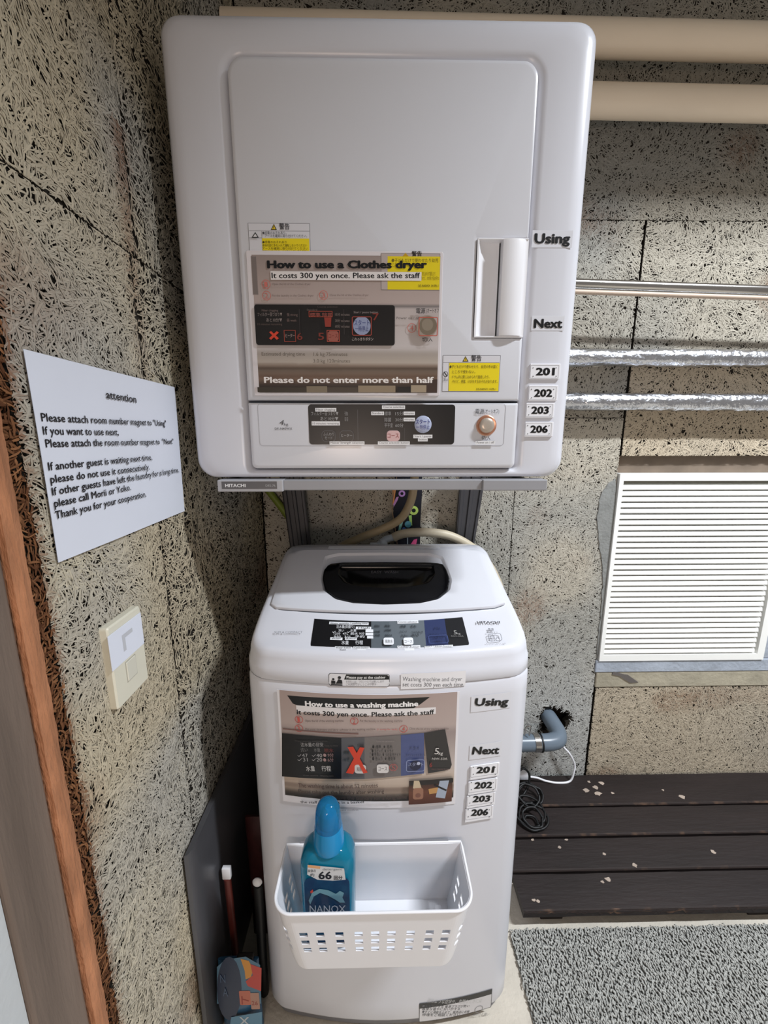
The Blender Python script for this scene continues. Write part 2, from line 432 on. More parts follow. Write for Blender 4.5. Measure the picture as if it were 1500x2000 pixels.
# timber post and raw batten at the edge of the panelling
mb = MB(); mb.box(-0.43, XL-0.006, 0.3185, 0.378, FZ, 2.62, 0.003); structure(mb.build('trim_1', postwood))
mb = MB()
zs = np.linspace(FZ, 2.62, 520)
rings = []
for z in zs:
    j = 0.0003*math.sin(z*61)+0.0004*math.sin(z*143+1)+RNG.normal(0, 0.0003)
    rings.append([(XL-0.034, 0.3785, z), (XL-0.001, 0.3785+0.001+j*0.6, z), (XL+0.001, 0.389, z), (XL-0.001, 0.3985+j, z), (XL-0.034, 0.400, z)])
mb.loft(rings); structure(mb.build('trim_2', orangewood))
# dark soaked strands at the cut edge of the board
BRN = lambda u, v, rg: mixc(np.tile(np.array(lin((92, 58, 38))), (len(u), 1)), np.array(lin((150, 104, 70))), rg.random(len(u))**2)
mb = MB(); mb.box(XL-0.030, XL-0.010, 0.4005, 0.4145, FZ, 2.62); e = structure(mb.build('trim_3', boardback))
strands('wood_wool', e, (XL-0.010, 0.399, 0.0), (0, 1, 0), (0, 0, 1), (1, 0, 0), 0.019, 2.6, 4200, 5, BRN, (0.008, 0.022), 0.0024, 0.006)

def board(parent, O, U, V, N, w, h, t, n, seed, colour, **kw):
    """one wood wool board: dark core slab + strands; O at its lower corner on the strand base plane"""
    O = np.array(O, float); U = np.array(U, float); V = np.array(V, float); N = np.array(N, float)
    mb = MB(); P = [O, O+U*w, O+U*w+V*h, O+V*h]
    mb.loft([[tuple(p-N*t) for p in P], [tuple(p) for p in P]])
    b = mb.build('board', boardback, parent)
    strands('wood_wool', b, O, U, V, N, w, h, n, seed, colour, **kw)
    return b
LB = dict(O0=XL-0.005)
for (y0, y1, z0, z1, sd) in [(0.4155, 0.6490, 0.002, 1.5035, 11), (0.6520, YB-0.002, 0.002, 1.5035, 12), (0.4155, 0.6650, 1.5065, 2.618, 13), (0.6672, YB-0.002, 1.5065, 2.618, 14)]:
    w = y1-y0; h = z1-z0
    dens = 76000 if y0 < 0.5 else 42000
    board(wall_left, (XL-0.005, y0, z0), (0, 1, 0), (0, 0, 1), (1, 0, 0), w, h, 0.02, int(w*h*dens), sd, col_left(y0, z0), Lr=(0.008, 0.032), W=0.0022)

HC = (0.622, 0.256); HR = 0.050
def hole_r(a): return HR*(1+0.10*math.sin(3*a+1)+0.06*math.sin(7*a)+0.05*math.sin(11*a+2))
BK = dict(U=(1, 0, 0), V=(0, 0, 1), N=(0, -1, 0))
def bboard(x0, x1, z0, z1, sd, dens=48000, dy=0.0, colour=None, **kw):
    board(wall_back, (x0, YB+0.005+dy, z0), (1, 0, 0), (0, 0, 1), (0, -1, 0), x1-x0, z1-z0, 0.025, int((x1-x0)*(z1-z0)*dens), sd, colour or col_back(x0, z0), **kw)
bboard(-0.353, 0.4285, 0.002, 1.8285, 21, 52000, mask=lambda u, v: ((v > 0.45) & (v < 1.24)) | (u > 0.46))
pipe_shade = lambda k, a, b: (lambda u, v, rg: col_back(a, b)(u, v, rg)*k)  # shading from the pipes, put into the strand colour of two boards
bboard(0.4315, 0.7465, 1.296, 1.8285, 23, colour=pipe_shade(0.80, 0.43, 1.296))
bboard(0.7535, 1.75, 1.4462, 1.8285, 24, colour=pipe_shade(0.80, 0.75, 1.446))
bboard(0.7555, 1.75, 1.181, 1.4425, 25, colour=col_back(0.75, 1.18, -0.3, 0.5))
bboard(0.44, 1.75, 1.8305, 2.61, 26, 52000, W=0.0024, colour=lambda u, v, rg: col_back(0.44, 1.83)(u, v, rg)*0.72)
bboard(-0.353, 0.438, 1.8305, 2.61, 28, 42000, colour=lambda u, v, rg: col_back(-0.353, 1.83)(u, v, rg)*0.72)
bboard(0.757, 1.75, 0.002, 0.383, 27, 60000, colour=col_back(0.75, 0, 0.0, 0.45), W=0.0024)
# board with the drain hole
x0, x1, z0, z1 = 0.4315, 0.7485, 0.002, 1.2935
outer = []; inner = []; NN = 64
for k in range(NN):
    a = 2*math.pi*k/NN; c, s_ = math.cos(a), math.sin(a); r = hole_r(a); inner.append((HC[0]+r*c, HC[1]+r*s_))
    tx = ((x1-HC[0])/c if c > 0 else (x0-HC[0])/c) if abs(c) > 1e-6 else 1e9
    tz = ((z1-HC[1])/s_ if s_ > 0 else (z0-HC[1])/s_) if abs(s_) > 1e-6 else 1e9
    t = min(tx, tz); outer.append((HC[0]+t*c, HC[1]+t*s_))
for cx, cz in ((x0, z0), (x1, z0), (x0, z1), (x1, z1)):
    i = min(range(NN), key=lambda k: (outer[k][0]-cx)**2+(outer[k][1]-cz)**2); outer[i] = (cx, cz)
mb = MB(); yf_, yb_ = YB+0.005, YB+0.030
mb.loft([[(x, yb_, z) for x, z in outer], [(x, yf_, z) for x, z in outer], [(x, yf_, z) for x, z in inner], [(x, yb_, z) for x, z in inner]], False, False)
b = mb.build('board', boardback, wall_back)
def hmask(u, v):
    X = u+x0-HC[0]; Z = v+z0-HC[1]; a = np.arctan2(Z, X)
    r = HR*(1+0.10*np.sin(3*a+1)+0.06*np.sin(7*a)+0.05*np.sin(11*a+2)); return np.hypot(X, Z) > r+0.010
def col_mid(u, v, rg):
    c = col_back(x0, z0)(u, v, rg); z = v+z0
    return mixc(c, np.array(lin((186, 187, 184))), np.clip((0.62-z)*2.5, 0, 0.8))
strands('wood_wool', b, (x0, yf_, z0), (1, 0, 0), (0, 0, 1), (0, -1, 0), x1-x0, z1-z0, 22500, 22, col_mid, mask=hmask)
mb = MB(); mb.box(0.7535, 1.75, YB+0.022, YB+0.050, 1.1265, 1.1805); mb.build('recess_board', mat('recess_brown', (120, 106, 92), 0.9, var=0.2), wall_back)
mb = MB(); mb.box(1.322, 1.75, YB-0.001, YB+0.050, 0.4895, 1.1260, 0.004); mb.build('cement_pier', mortar, wall_back)
# cement smears, mortar band and ledge
def blob(name, pts, y, th, m, parent, seed=0):
    rg = random.Random(seed); P = []
    n = len(pts)
    for i in range(n):
        a = pts[i]; c = pts[(i+1) % n]; L = math.hypot(c[0]-a[0], c[1]-a[1]); k = max(1, int(L/9))
        for j in range(k):
            t = j/k; P.append((a[0]+(c[0]-a[0])*t+rg.uniform(-1.8, 1.8), a[1]+(c[1]-a[1])*t+rg.uniform(-1.8, 1.8)))
    Q = [at(p[0], p[1], 1, y) for p in P]; cx = sum(q[0] for q in Q)/len(Q); cz = sum(q[2] for q in Q)/len(Q)
    mb = MB(); mb.loft([[(q[0], y+th, q[2]) for q in Q], [(q[0], y, q[2]) for q in Q], [(cx+(q[0]-cx)*.96, y-0.001, cz+(q[2]-cz)*.97) for q in Q]], True, True)
    return mb.build(name, m, parent)
blob('cement_smear', [(1203, 934), (1204, 1010), (1192, 1120), (1176, 1230), (1172, 1292), (1164, 1292), (1172, 1210), (1178, 1120), (1170, 1060), (1166, 1010), (1172, 970), (1188, 945)], YB-0.0005, 0.006, cement, wall_back, 3)
mb = MB(); mb.box(0.745, 1.75, YB-0.004, YB+0.035, 0.444, 0.489, 0.003); structure(mb.build('trim_4', mortar))
mb = MB(); mb.box(0.752, 1.75, YB-0.0015, YB+0.030, 0.3845, 0.4435, 0.004); structure(mb.build('trim_5', ledge_m))
blob('crack', [(1197, 1310), (1228, 1318), (1246, 1334), (1232, 1335), (1212, 1322), (1196, 1316)], YB-0.003, 0.004, mat('crack_dark', (104, 98, 94), 0.9), bpy.data.objects['trim_5'], 5)

# ------------------------------------------------------------ louvred vent
vt = thing('louver_vent', (1.04, YB, 0.49), 'white louvred vent panel set low in the wall above the dark plank platform', 'vent')
VX0, VX1, VZ0, VZ1 = 0.7525, 1.318, 0.4895, 1.126
def frame_ring(mb, x0, x1, z0, z1, t, ya, yb):
    o = [(x0, z0), (x1, z0), (x1, z1), (x0, z1)]
    i = [(x0+t[0], z0+t[1]), (x1-t[2], z0+t[1]), (x1-t[2], z1-t[3]), (x0+t[0], z1-t[3])]
    mb.loft([[(a, yb, c) for a, c in o], [(a, ya, c) for a, c in o], [(a, ya, c) for a, c in i], [(a, yb, c) for a, c in i]], False, False)
mb = MB(); frame_ring(mb, VX0, VX1, VZ0, VZ1, (0.013, 0.022, 0.024, 0.022), YB-0.008, YB+0.03)
mb.build('frame', louverwhite, vt)
mb = MB(); mb.box(VX0+0.01, VX1-0.01, YB+0.026, YB+0.030, VZ0+0.01, VZ1-0.01); mb.build('backing', louverback, vt)
ns = 31; za = VZ0+0.024; zb = VZ1-0.034; p = (zb-za)/ns; proto = None
for k in range(ns):
    z = za+k*p
    if proto is None:
        mb = MB(); y0_, y1_ = YB-0.006, YB+0.020
        sec = [(y0_, 0.0025), (y0_-0.001, 0.005), (y0_+0.001, p*0.80), (y0_+0.004, p*0.86), (y1_, p*0.98), (y1_, p*0.90), (y0_+0.008, p*0.5), (y0_+0.003, 0.0015)]
        mb.loft([[(VX0+0.0132, y, z+h) for y, h in sec], [(VX1-0.034, y, z+h) for y, h in sec]])
        proto = mb.build('slat', louverwhite, vt)
    else:
        o = proto.copy(); o.matrix_parent_inverse = proto.matrix_parent_inverse; o.location = (0, 0, k*p); COL.objects.link(o)

# ------------------------------------------------------------ pipes
def pipe(name, pts, r, m, label, cat='pipe', n=20):
    mb = MB(); mb.tube(pts, r, n, 1); o = mb.build(name, m, None, True, 60); return tag(o, label, cat)
pipe('beige_pipe', [(-0.353, 1.15, 2.178), (1.8, 1.15, 2.163)], 0.034, cream, 'thick beige pipe running along the very top above the dryer')
pipe('beige_pipe', [(0.10, 1.155, 2.052), (1.8, 1.155, 2.040)], 0.034, cream, 'thick beige pipe right of the dryer, lower of the two beige ones')
st = pipe('steel_pipe', [(0.10, 1.13, 1.640), (1.8, 1.13, 1.596)], 0.0125, steel, 'thin polished steel pipe right of the dryer beside Using')
pipe('thin_pipe', [(0.10, 1.165, 1.632), (1.8, 1.165, 1.590)], 0.006, mat('pale_conduit', (196, 176, 158), 0.5), 'thin pale conduit just behind the polished steel pipe')
def foilpipe(z0, z1, r, label, seed):
    rg = np.random.default_rng(seed); n = 28; M = 340; rings = []
    for i in range(M):
        x = 0.12+1.68*i/(M-1); zc = z0+(z1-z0)*i/(M-1); ring = []
        for q in range(n):
            a = 2*math.pi*q/n
            ring.append((x, q, a, zc))
        rings.append(ring)
    X = np.array([[p[0] for p in r_] for r_ in rings]); A = np.array([[p[2] for p in r_] for r_ in rings]); Z = np.array([[p[3] for p in r_] for r_ in rings])
    s = A/(2*math.pi)
    d = (vnoise(X+s*0.11, np.sin(A)*0.5+1+X*0.3, 34, seed)-0.5)*0.0030+(vnoise(X*0.6, np.cos(A)*0.5+2, 90, seed+1)-0.5)*0.0016+(vnoise(X*1.0, A*0.0, 9, seed+2)-0.5)*0.003
    R_ = r+d
    mb = MB(); mb.loft([[(X[i, q], 1.202-R_[i, q]*math.cos(A[i, q]), Z[i, q]+R_[i, q]*math.sin(A[i, q])) for q in range(n)] for i in range(M)])
    return tag(mb.build('foil_wrapped_pipe', foil, None, True, 80), label, 'pipe')
foilpipe(1.462, 1.458, 0.0235, 'foil-wrapped pipe right of the dryer, upper of the two, beside the 201 magnet', 51)
foilpipe(1.340, 1.336, 0.0255, 'foil-wrapped pipe right of the dryer, lower and shinier of the two', 61)

# ------------------------------------------------------------ washing machine
WC = 0.0225; WH = 0.267; WY0 = 0.638; WY1 = 1.145
def bul(x): return 0.027*min(1.0, abs((x-WC)/0.249))**2
def bulf(x):
    d = abs(x-WC)-(WH-0.040); return bul(x)+(0.040-math.sqrt(max(0, 0.0016-min(d, 0.0385)**2)) if d > 0 else 0)
def yfront(x): return WY0+bul(x)
def plan(inset, r, x_sub=14, y_sub=8):
    P = []
    base = rrect(WC-WH+inset, WC+WH-inset, WY0+inset, WY1-inset, max(r-inset*0.6, 0.004), 6, 14)
    for x, y in base:
        k = min(1, max(0, (1.0-y)/0.33)); P.append((x, y+bul(x)*k))
    return P
wm = thing('washing_machine', (WC, 0.9, 0.0), 'white top-loading washing machine standing below the wall-mounted dryer', 'washing machine')
mb = MB(); rings = []
for z, ins in [(0.006, 0.035), (0.006, 0.006), (0.010, 0.002), (0.016, 0.0), (0.055, 0.0), (0.45, 0.0), (0.78, 0.0), (0.806, 0.0005), (0.811, 0.003), (0.811, 0.02)]:
    rings.append([(x, y, z) for x, y in plan(ins, 0.040)])
mb.loft(rings); mb.build('body', white, wm, True, 40)
mb = MB(); mb.loft([[(x, y, z) for x, y in plan(0.010, 0.04)] for z in (-0.016, 0.0058)]); 
mb.build('base', mat('base_grey', (122, 122, 126), 0.5), wm, True, 40)
for fx in (WC-0.2, WC+0.2):
    for fy in (0.72, 1.08):
        mb = MB(); mb.lathe([(0.018, 0), (0.018, 0.006)], (fx, fy, FZ), 12); mb.build('foot', blackrubber, wm)
PROF = [(0.60, 0.868), (0.662, 0.871), (0.736, 0.901), (0.955, 0.966), (1.0, 0.964), (1.15, 0.928), (1.3, 0.89)]
def prof(x, y):
    k = min(1, max(0, (1.0-y)/0.33)); t = y-bul(x)*k
    for (a, za_), (b_, zb__) in zip(PROF, PROF[1:]):
        if t <= b_: return za_+(zb__-za_)*max(0, (t-a))/(b_-a)
    return PROF[-1][1]
mb = MB(); rings = []
ZR = 0.8125
for ins, g in [(0.02, 0.0), (0.0015, 0.0), (0.0, 0.05), (0.0005, 0.40), (0.003, 0.47), (0.0045, 0.72), (0.0075, 0.88), (0.012, 0.965), (0.018, 1.0), (0.03, 1.0), (0.045, 1.0), (0.06, 1.0), (0.075, 1.0), (0.09, 1.0), (0.12, 1.0), (0.16, 1.0), (0.2, 1.0), (0.24, 1.0)]:
    if ins <= 0.03: P = plan(ins, 0.045)
    else:
        s_ = 1-(ins-0.03)/0.223; B = plan(0.03, 0.045); cy = 0.90; P = [(WC+(x-WC)*s_, cy+(y-cy)*s_) for x, y in B]
    rings.append([(WC+(x-WC)*(1-0.045*g*max(0, y-0.74)/0.4), y, ZR+g*(prof(x, y)-ZR)) for x, y in P])
mb.loft(rings); mb.build('top_cover', white, wm, True, 50)

# sloping panel surface and front surface
def unit(v): v = np.array(v, float); return v/np.linalg.norm(v)
_ps = unit((0, 0.074, 0.030)); PN = np.cross((1, 0, 0), _ps)
PANEL = Surf((0, 0.662, 0.8712), (1, 0, 0), _ps, PN, curve=bul)
_ls = unit((0, 0.219, 0.065)); LN = np.cross((1, 0, 0), _ls)
LIDS = Surf((0, 0.736, 0.901), (1, 0, 0), _ls, LN)
FRONT = Surf((0, WY0-0.0004, 0), (1, 0, 0), (0, 0, 1), (0, -1, 0), curve=bulf)

# lid
LH = 0.238; LVa = 0.0015; LVb = 0.222
def lidpt(u, v, h):
    p = LIDS.pt(u, v, h); k = max(0, 1-v/0.22)
    return (p[0], p[1]+bul(u)*k, p[2])
def lid_outline(o=0.0):
    base = rrect(WC-LH-o, WC+LH+o, LVa-o, LVb+o, [0.006, 0.022, 0.022, 0.006], 5, 12); return base
hole = [LIDS.inv(*p) for p in [(636, 1092), (662, 1086), (750, 1085), (838, 1086), (864, 1093), (872, 1112), (882, 1140), (878, 1160), (856, 1177), (820, 1184), (750, 1186), (690, 1184), (655, 1177), (632, 1160), (627, 1138), (631, 1112)]]
hc = (sum(p[0] for p in hole)/len(hole), sum(p[1] for p in hole)/len(hole))
def resample(poly, c, n=96):
    out = []
    m = len(poly)
    for k in range(n):
        a = 2*math.pi*k/n; d = (math.cos(a), math.sin(a)); best = 0
        for i in range(m):
            p = poly[i]; q = poly[(i+1) % m]; ex, ey = q[0]-p[0], q[1]-p[1]; den = d[0]*ey-d[1]*ex
            if abs(den) < 1e-12: continue
            t = ((p[0]-c[0])*ey-(p[1]-c[1])*ex)/den; s_ = ((p[0]-c[0])*d[1]-(p[1]-c[1])*d[0])/den
            if t > 0 and -1e-6 <= s_ <= 1+1e-6: best = max(best, t)
        out.append((c[0]+d[0]*best, c[1]+d[1]*best))
    return out
def shr(P, c, k): return [(c[0]+(p[0]-c[0])*k, c[1]+(p[1]-c[1])*k) for p in P]
def snap(P, corners):
    P = list(P)
    for c in corners:
        i = min(range(len(P)), key=lambda k: (P[k][0]-c[0])**2+(P[k][1]-c[1])**2); P[i] = c
    return P
lo = snap(resample(lid_outline(0), hc), []); ho = resample(hole, hc)
lu = resample(lid_outline(0.0012), hc)
mb = MB(); mb.loft([[lidpt(u, v, 0.0003) for u, v in lu], [lidpt(u, v, 0.0016) for u, v in lu]]); mb.build('lid_seam', seam, wm)
lid = MB()
rr_ = [[lidpt(u, v, 0.0018) for u, v in lo], [lidpt(u, v, 0.0062) for u, v in lo], [lidpt(u, v, 0.0075) for u, v in shr(lo, hc, 0.992)]]
for k in (0.2, 0.4, 0.6, 0.8, 0.95): rr_.append([lidpt(a[0]+(b_[0]-a[0])*k, a[1]+(b_[1]-a[1])*k, 0.0075) for a, b_ in zip(lo, ho)])
rr_ += [[lidpt(u, v, 0.0078) for u, v in shr(ho, hc, 1.012)], [lidpt(u, v, 0.0066) for u, v in ho], [lidpt(u, v, 0.0026) for u, v in shr(ho, hc, 0.97)]]
lid.loft(rr_, True, True)
lid = lid.build('lid', white2, wm, True, 40)
# black grip with its hollow
bo = resample([LIDS.inv(*p) for p in [(641, 1107), (665, 1104), (750, 1103), (838, 1104), (866, 1106), (874, 1118), (882, 1140), (878, 1160), (856, 1177), (820, 1184), (750, 1186), (690, 1184), (655, 1177), (632, 1160), (627, 1138), (630, 1120)]], hc)
bi = resample([LIDS.inv(*p) for p in [(664, 1106), (846, 1106), (850, 1130), (838, 1146), (800, 1153), (750, 1155), (705, 1153), (672, 1146), (660, 1130)]], LIDS.inv(752, 1130))
mb = MB()
mb.loft([[lidpt(u, v, 0.0030) for u, v in shr(bo, hc, 0.975)], [lidpt(u, v, 0.0082) for u, v in shr(bo, hc, 0.975)], [lidpt(u, v, 0.0092) for u, v in shr(bo, hc, 0.955)],
         [lidpt(u, v, 0.0092) for u, v in bi], [lidpt(u, v, 0.0060) for u, v in shr(bi, LIDS.inv(752, 1130), 0.96)], [lidpt(u, v, 0.0036) for u, v in shr(bi, LIDS.inv(752, 1130), 0.85)]])
grip = mb.build('lid_grip', blackgloss, lid, True, 35)
mb = MB()                                # the rolled bar across the back of the hollow
a = LIDS.inv(668, 1112); b_ = LIDS.inv(842, 1112)
mb.tube([lidpt(a[0], a[1], 0.0062), lidpt(b_[0], b_[1], 0.0062)], 0.0058, 14, 1); mb.build('grip_bar', blackgloss, lid, True, 60)
LS2 = Surf(LIDS.pt(0, 0, 0.0118), (1, 0, 0), _ls, LN)
pr = Print(LS2, 0.0003); pr.T('EASY  WASH', 725, 778, 1120, 5, (88, 88, 92), 0.0); pr.build('lettering', lid)
mb = MB(); q = [LIDS.inv(*p) for p in [(640, 1074), (860, 1074)]]
mb.box(q[0][0], q[1][0], 0.962, 0.985, 0.9662, 0.9695, 0.001); mb.build('rear_strip', whiteplastic, wm)

# printed control panel
pr = Print(PANEL, 0.0008)
pr.poly([(614, 1209), (660, 1212), (725, 1214), (725, 1271), (665, 1271), (614, 1270), (607, 1264), (607, 1258)], (12, 12, 15))
pr.poly([(725, 1214), (760, 1214), (760, 1273), (725, 1271)], (90, 98, 104))
pr.poly([(760, 1214), (828, 1212), (833, 1271), (760, 1273)], (100, 108, 114))
pr.poly([(828, 1212), (868, 1209), (877, 1268), (833, 1271)], (44, 54, 92))
pr.poly([(868, 1209), (903, 1206), (916, 1257), (914, 1264), (905, 1267), (877, 1268)], (24, 24, 27))
W_ = (232, 234, 238); K_ = (20, 20, 24)
for x0_, y0__, x1_, y1__ in [(643, 1216, 720, 1221), (695, 1225, 725, 1230), (714, 1230, 729, 1236), (714, 1237, 729, 1242), (717, 1243, 729, 1248), (645, 1246, 669, 1251), (674, 1246, 697, 1251),
                             (654, 1264, 688, 1269), (660, 1269, 679, 1273), (690, 1264, 722, 1269), (698, 1269, 715, 1273), (776, 1213, 817, 1219), (776, 1262, 821, 1268), (790, 1268, 809, 1272), (829, 1262, 885, 1267)]:
    pr.R(x0_, y0__, x1_, y1__, W_)
for body, xa, xb, yb, cap, c in [('Water quantity / washing time', 645, 718, 1220, 3, K_), ('注水量(目盛り)', 657, 692, 1228, 5, W_), ('High', 700, 722, 1229, 3, K_), ('洗い', 661, 672, 1235, 4, W_), ('水量', 684, 696, 1235, 4, W_),
        ('12分  47L  脱水 9分', 652, 712, 1241, 4, W_), ('9分  31L  予約', 652, 712, 1247, 4, W_), ('Water', 648, 666, 1250, 3, K_), ('Rinse', 677, 695, 1250, 3, K_), ('水量', 667, 681, 1260, 6, W_), ('行程', 694, 709, 1260, 6, W_),
        ('Water button', 656, 686, 1268, 3, K_), ('Set', 664, 676, 1272, 2.5, K_), ('Cycle button', 692, 720, 1268, 3, K_),
        ('風脱水', 731, 742, 1227, 4, K_), ('時刻', 752, 762, 1227, 4, K_), ('2時間', 730, 742, 1238, 3.5, K_), ('3時間', 751, 764, 1235, 3.5, K_), ('1時間', 730, 742, 1245, 3.5, K_), ('30分', 752, 766, 1245, 3.5, K_),
        ('Course selection', 778, 815, 1218, 3, K_), ('標準', 782, 793, 1228, 4, K_), ('毛布', 802, 813, 1228, 4, K_), ('スピード', 781, 795, 1238, 3.5, K_), ('つけおき', 803, 826, 1239, 3.5, K_), ('手洗い', 783, 797, 1246, 3.5, K_), ('槽洗浄', 804, 818, 1245, 3.5, K_),
        ('Course button', 778, 819, 1267, 3, K_), ('ドライ', 848, 860, 1232, 4, (16, 18, 30)), ('エアジェット', 838, 868, 1243, 2.5, (20, 24, 44)), ('スタート', 846, 866, 1250, 3.5, (16, 18, 36)), ('一時停止', 846, 864, 1258, 3.5, (16, 18, 36)),
        ('Start / pause button', 831, 883, 1266, 3, K_), ('5', 886, 892, 1242, 8, (150, 148, 146)), ('kg', 892, 899, 1242, 4, (150, 148, 146)), ('NW-50A', 881, 905, 1247, 3, (120, 118, 116)),
        ('HITACHI', 931, 976, 1221, 5, (30, 30, 34)), ('電源', 953, 964, 1236, 5, (50, 50, 55)), ('オートオフ', 950, 971, 1240, 2.5, (80, 80, 84)), ('Power on / off', 949, 987, 1261, 2, (150, 150, 155)),
        ('SLIM & COMPACT', 536, 591, 1240, 4, (120, 124, 130))]:
    pr.T(body, xa, xb, yb, cap, c, 0.012 if body == 'HITACHI' else 0.0)
for xx in (649, 678): pr.T('✓', xx, xx+7, 1240, 5, W_)
pr.rr(749, 1249, 769, 1263, 4, W_); pr.T('風脱水', 752, 767, 1259, 5, K_); pr.rr(788, 1249, 807, 1263, 4, W_); pr.T('コース', 790, 805, 1259, 5, (60, 70, 84))
pr.rr(837, 1244, 875, 1260, 4, (70, 84, 130), ring=1.0)
pr.rr(953, 1241, 979, 1256, 4, (110, 112, 118), ring=1.0); pr.T('切/入', 956, 975, 1252, 6, (50, 50, 60))
pr.build('control_panel', wm)

# lettering on the front rim and the bottom
RIM = Surf((0, WY0+0.0005, 0), (1, 0, 0), (0, 0, 1), (0, -1, 0), curve=bul)
pr = Print(RIM, 0.0003)
pr.rr(642, 1316, 761, 1341, 5, (60, 60, 64)); pr.rr(643, 1317, 760, 1340, 4.5, (226, 226, 230)); pr.poly([(676, 1317), (756, 1318), (760, 1321), (760, 1327), (672, 1327)], (14, 14, 16))
pr.T('Please pay at the cashier', 677, 753, 1325, 5, (236, 236, 236), 0.02)
pr.T('お支払いは、フロントにてお願いします', 676, 750, 1332.5, 3.5, (140, 140, 144)); pr.T('ご利用ありがとうございます', 676, 735, 1338, 3.5, (150, 150, 154))
pr.disc(663, 1323, 3.2, (20, 20, 22)); pr.poly([(656, 1335), (669, 1335), (668, 1328), (661, 1326)], (20, 20, 22)); pr.disc(651, 1326, 2.4, (20, 20, 22)); pr.R(647, 1329, 655, 1335, (20, 20, 22)); pr.R(646, 1336, 669, 1338, (20, 20, 22))
pr.R(783, 1313, 909, 1343, (230, 229, 232))
pr.T('Washing machine and dryer', 786, 902, 1329, 8, (96, 98, 104)); pr.T('set costs 300 yen each time.', 786, 906, 1339.5, 8, (96, 98, 104))
pr.build('rim_sticker', wm)
pr = Print(FRONT, 0.0003)
pr.rr(819, 1949, 959, 1985, 1, (60, 60, 62)); pr.rr(820, 1950, 958, 1984, 1, (206, 204, 206)); pr.R(819, 1950, 959, 1959, (16, 16, 18))
pr.T('次のような症状や、危険なときには', 834, 940, 1957, 6, (190, 190, 190))
for i, tx in enumerate(['●水漏れがする 電源プラグが熱い', '異常な音やにおいがする', '●すぐに運転を止めて、販売店に点検', '修理をご相談ください']):
    pr.T(tx, 824, 916-(i % 2)*18, 1966+i*5.6, 4, (80, 80, 84))
pr.disc(935, 1970, 8, (130, 130, 132), ring=1); pr.T('点検のお願い', 922, 954, 1982, 4, (90, 90, 94)); pr.build('caution_label', wm)

# ------------------------------------------------------------ magnets and stickers
def magnet(surf, num, c, tilt, label, group):
    """c: four pixel bounds x0,y0,x1,y1 of the white plate"""
    x0_, y0__, x1_, y1__ = c
    u, v = surf.inv((x0_+x1_)/2, (y0__+y1__)/2); t = thing('number_magnet', surf.pt(u, v, 0), label, 'magnet', group)
    slab(surf, x0_, y0__, x1_, y1__, 0.001, 0.0003, 0.003).build('plate', whiteplastic, t)
    S2 = Surf(surf.o+surf.n*0.003, surf.u, surf.v, surf.n, surf.curve); pr = Print(S2, 0.0001)
    w = x1_-x0_; h = y1__-y0__
    pr.rr(x0_+2, y0__+2, x1_-2, y1__-2, 1.5, (150, 150, 156), ring=0.5)
    pr.T(num, x0_+w*0.2, x1_-w*0.17, y1__-h*0.25, h*0.50, (10, 10, 12), 0.045, yb2=y1__-h*0.25-tilt)
    for qx in (0.12, 0.88):
        for qy in (0.25, 0.80): pr.disc(x0_+w*qx, y0__+h*qy, 1.0, (90, 90, 94))
    pr.build('lettering', t)
DY = 0.714
DFRONT = Surf((0, 0.7195, 0), (1, 0, 0), (0, 0, 1), (0, -1, 0))
magnet(DFRONT, '201', (1034, 711, 1093, 741), 0, 'white 201 number magnet on the dryer, topmost of the four there', 'room number magnets')
magnet(DFRONT, '202', (1031, 753, 1088, 783), 0, 'white 202 number magnet on the dryer just under 201', 'room number magnets')
magnet(DFRONT, '203', (1026, 787, 1081, 816), 0, 'white 203 number magnet on the dryer between 202 and 206', 'room number magnets')
magnet(DFRONT, '206', (1024, 824, 1079, 853), 0, 'white 206 number magnet on the dryer, lowest of the four there', 'room number magnets')
magnet(FRONT, '201', (918, 1492, 974, 1517), 1.5, 'white 201 number magnet on the washing machine under Next', 'room number magnets')
magnet(FRONT, '202', (914, 1522, 970, 1547), 1.5, 'white 202 number magnet on the washing machine under its 201', 'room number magnets')
magnet(FRONT, '203', (911, 1549, 966, 1573), 1.5, 'white 203 number magnet on the washing machine above its 206', 'room number magnets')
magnet(FRONT, '206', (908, 1575, 962, 1600), 1.5, 'white 206 number magnet on the washing machine, lowest of its four', 'room number magnets')
def sticker(surf, word, c, txt, label, dt=0):
    t = thing('word_sticker', surf.pt(*surf.inv((c[0]+c[2])/2, (c[1]+c[3])/2), 0), label, 'sticker', 'word stickers')
    slab(surf, *c, 0.0005, 0.0002, 0.0004, 0.0001).build('backing', mat('sticker_white', (214, 215, 221), 0.3), t)
    pr = Print(Surf(surf.o+surf.n*0.0008, surf.u, surf.v, surf.n, surf.curve), 0.00012)
    pr.T(word, txt[0], txt[1], txt[2], txt[3], (8, 8, 10), 0.042, yb2=txt[2]-dt); pr.build('lettering', t)
sticker(DFRONT, 'Using', (1039, 450, 1118, 484), (1043, 1113, 476, 20), 'white sticker reading Using on the right side of the dryer front')
sticker(DFRONT, 'Next', (1038, 617, 1102, 646), (1042, 1098, 641, 18), 'white sticker reading Next on the right side of the dryer front')
sticker(FRONT, 'Using', (920, 1356, 997, 1387), (926, 992, 1379, 15), 'white sticker reading Using at top right of the washing machine front', 1.5)
sticker(FRONT, 'Next', (917, 1452, 979, 1480), (921, 974, 1474, 15), 'white sticker reading Next at right of the washing machine front', 1.5)

